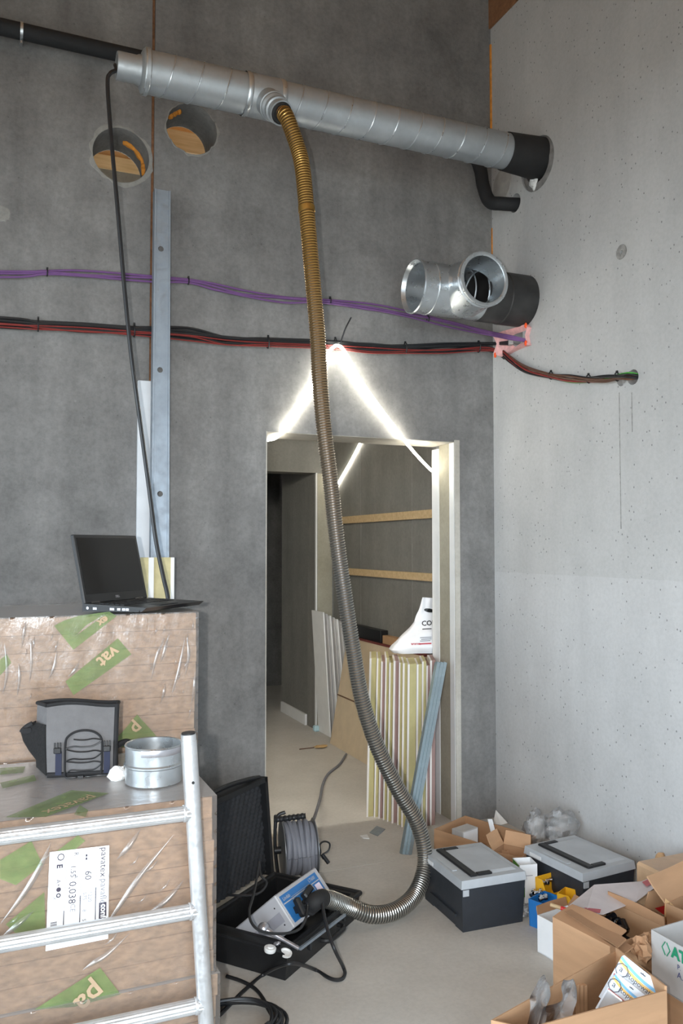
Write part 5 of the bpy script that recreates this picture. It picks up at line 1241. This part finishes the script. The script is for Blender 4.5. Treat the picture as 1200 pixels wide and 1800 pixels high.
# white carton with green lettering
tag(MB().box((1.93, -2.35, 0), (2.28, -1.90, .135), None, .003).build('under_carton', M_carton), 'closed tan carton under the white printed carton', 'carton')
cc_ = open_box('printed_white_carton', 'white carton with green lettering at the frame edge', [(1.92, -1.885), (1.925, -2.30), (2.26, -2.30), (2.255, -1.86)], .137, .165, M_gcard, M_gcard, .004)
xx = 1.9185
def onx(px, py): 
    p = P(px, py, 'x', xx); return p
M_gink = mat('green_ink', (24, 128, 92), .6, 0, .1); M_bink = mat('blue_ink', (40, 52, 110), .6, 0, .1)
o1 = onx(1180, 1681); text('ATU', o1, Vector((0, -1, 0)), Z3, .046, M_gink, 'print', cc_, .0008, bold=.002)
d0 = onx(1170, 1668); rr = .016
for s in (-1, 1):
    pts = [d0 + Vector((0, -s * .003, .020)), d0 + Vector((0, -s * .016, 0)), d0 + Vector((0, -s * .003, -.020))]
    MB().tube(pts, .0016, 4).build('diamond_mark', M_gink, cc_)
text('P.', onx(1190, 1703), Vector((0, -1, 0)), Z3, .02, M_bink, 'print', cc_, .0008); text('A.', onx(1190, 1718), Vector((0, -1, 0)), Z3, .026, M_bink, 'print', cc_, .0008)
# front carton with blister packs
cb = open_box('front_carton', 'open brown carton at the front holding blister packs and clear film', [(1.235, -2.03), (1.30, -2.10), (1.772, -2.10), (1.80, -1.86)], 0, [.25, .25, .262, .25], M_carton, M_carton, .005, [])
tag(MB().box((1.42, -2.08, .01), (1.74, -1.98, .10)).build('filler_block', M_carton2), 'brown packed contents at the bottom of the front carton', 'packing')
M_bl = mat('blister_card', (226, 232, 240), .3, 0, .03); M_lb = mat('light_blue_ink', (130, 190, 232), .4, 0, 0); M_or = mat('pale_orange_ink', (238, 196, 120), .4, 0, 0); M_rd = mat('pale_red_ink', (212, 128, 132), .4, 0, 0); M_gi = mat('soft_grey_ink', (90, 94, 104), .5, 0, 0)
def blister(o, u, v, w, h, lb):
    u, v = u.normalized(), v; v = (v - u * v.dot(u)).normalized(); n = u.cross(v)
    if n.y > 0: n = -n
    t = thing('blister_pack', lb, 'blister pack', o, 'blister packs in the front carton')
    q = lambda a, b, k=0: o + u * (a * w) + v * (b * h) + n * k
    card = MB().slab([q(0, 0), q(1, 0), q(1, .93), q(.96, 1), q(0.03, 1), q(0, .96)], n * -.003).build('card', M_bl, t)
    def band(c, a, mt): 
        up, lo = [], []
        for i in range(11):
            s = i / 10; yb = a + (-.35) * s + .25 * s * s; up.append(q(s, min(yb + .03, .99), .0008)); lo.append(q(s, yb - .03, .0008))
        MB().add(up + lo, [(i, i + 1, 12 + i, 11 + i) for i in range(10)]).build('ink_band', mt, card, fix=False)
    band(0, .93, M_lb); band(0, .86, M_or)
    MB().slab([q(.05, .05, .0005), q(.95, .05, .0005), q(.95, .52, .0005), q(.05, .52, .0005)], n * .012).build('blister', film('blister_shell', .15, 1.2, (1, 1, 1), .1, (1, 1, 1), .08), t)
    MB().poly([q(.03, .54, .001), q(.97, .54, .001), q(.97, .575, .001), q(.03, .575, .001)]).build('red_line', M_rd, card, fix=False)
    c = q(.13, .72, .001); ring = []
    for i in range(9): g = 2 * PI * i / 8 + PI / 8; ring.append(c + u * (.018 * math.cos(g)) + v * (.018 * math.sin(g)))
    MB().tube(ring, .0012, 4, cap=False).build('emblem_ring', M_gi, card)
    text('a', c - u * .007 - v * .006, u, v, .024, M_gi, 'lettering', card, .0003); text('Ropowatte', q(.26, .665, .001), u, v, .020, M_gi, 'lettering', card, .0003)
    MB().poly([q(.46, .91, .0012), q(.58, .91, .0012), q(.58, .935, .0012), q(.53, .935, .0012), q(.52, .95, .0012), q(.50, .935, .0012), q(.46, .935, .0012)]).build('hanging_slot', M_gi, card, fix=False)
    return t
a, b = P(1068, 1662, 'y', -1.95), P(1141, 1720, 'y', -2.035)
c = P(1052, 1752, 'y', -1.99)
blister(c, b - a, a - c, (b - a).length, (a - c).length, 'white blister pack with pale blue and orange bands, rear of the pair')
a2, b2 = P(1071, 1702, 'y', -1.985), P(1128, 1746, 'y', -2.06); c2 = P(1046, 1772, 'y', -2.02)
blister(c2, b2 - a2, a2 - c2, (b2 - a2).length, (a2 - c2).length, 'white blister pack in front of the other in the front carton')
# clear film and folded card in the front carton
def sheet(rows, label, mt=None):
    m = MB(); n_ = len(rows[0]); vs_ = [p for r in rows for p in r]
    m.add(vs_, [(i*n_+j, i*n_+j+1, (i+1)*n_+j+1, (i+1)*n_+j) for i in range(len(rows)-1) for j in range(n_-1)])
    nr = len(rows)
    def sp(u, w):
        a, b = u * (n_ - 1), w * (nr - 1); i, j = min(int(a), n_ - 2), min(int(b), nr - 2); a -= i; b -= j
        p = rows[j][i].lerp(rows[j][i+1], a).lerp(rows[j+1][i].lerp(rows[j+1][i+1], a), b)
        return p + Vector((noise.noise(p * 22), noise.noise(p * 22 + Vector((7, 0, 0))), noise.noise(p * 22 + Vector((0, 9, 0))))) * .016
    m = MB().grid(28, 20, sp)
    o = m.build('clear_film', mt or M_clear, None, True); return tag(o, label, 'plastic film', 'clear film in the front carton')
R_ = lambda y, pts: [P(px, py, 'y', y) for px, py in pts]
sheet([R_(-2.04, ((925, 1815), (932, 1760), (944, 1728), (954, 1715))), R_(-2.02, ((945, 1812), (950, 1765), (960, 1735), (962, 1722))), R_(-2.05, ((958, 1815), (963, 1772), (966, 1745), (966, 1732)))], 'tall upright leaf of clear film in the front carton')
sheet([R_(-2.05, ((943, 1812), (955, 1775), (988, 1758), (990, 1722))), R_(-2.02, ((960, 1815), (985, 1780), (1003, 1760), (1004, 1720))), R_(-2.04, ((985, 1815), (1005, 1785), (1016, 1765), (1013, 1738)))], 'crumpled clear film folded over the front carton contents')
for k in range(3):
    x = 1013 + k * 7; tag(MB().slab([P(x, 1732 + k, 'y', -1.93), P(x + 5, 1730 + k, 'y', -1.93), P(x + 6, 1790, 'y', -1.93), P(x, 1790, 'y', -1.93)], Vector((0, .02, 0))).build('card_stack', M_carton), 'folded corrugated card standing in the front carton beside the film', 'card', 'folded card in the front carton')
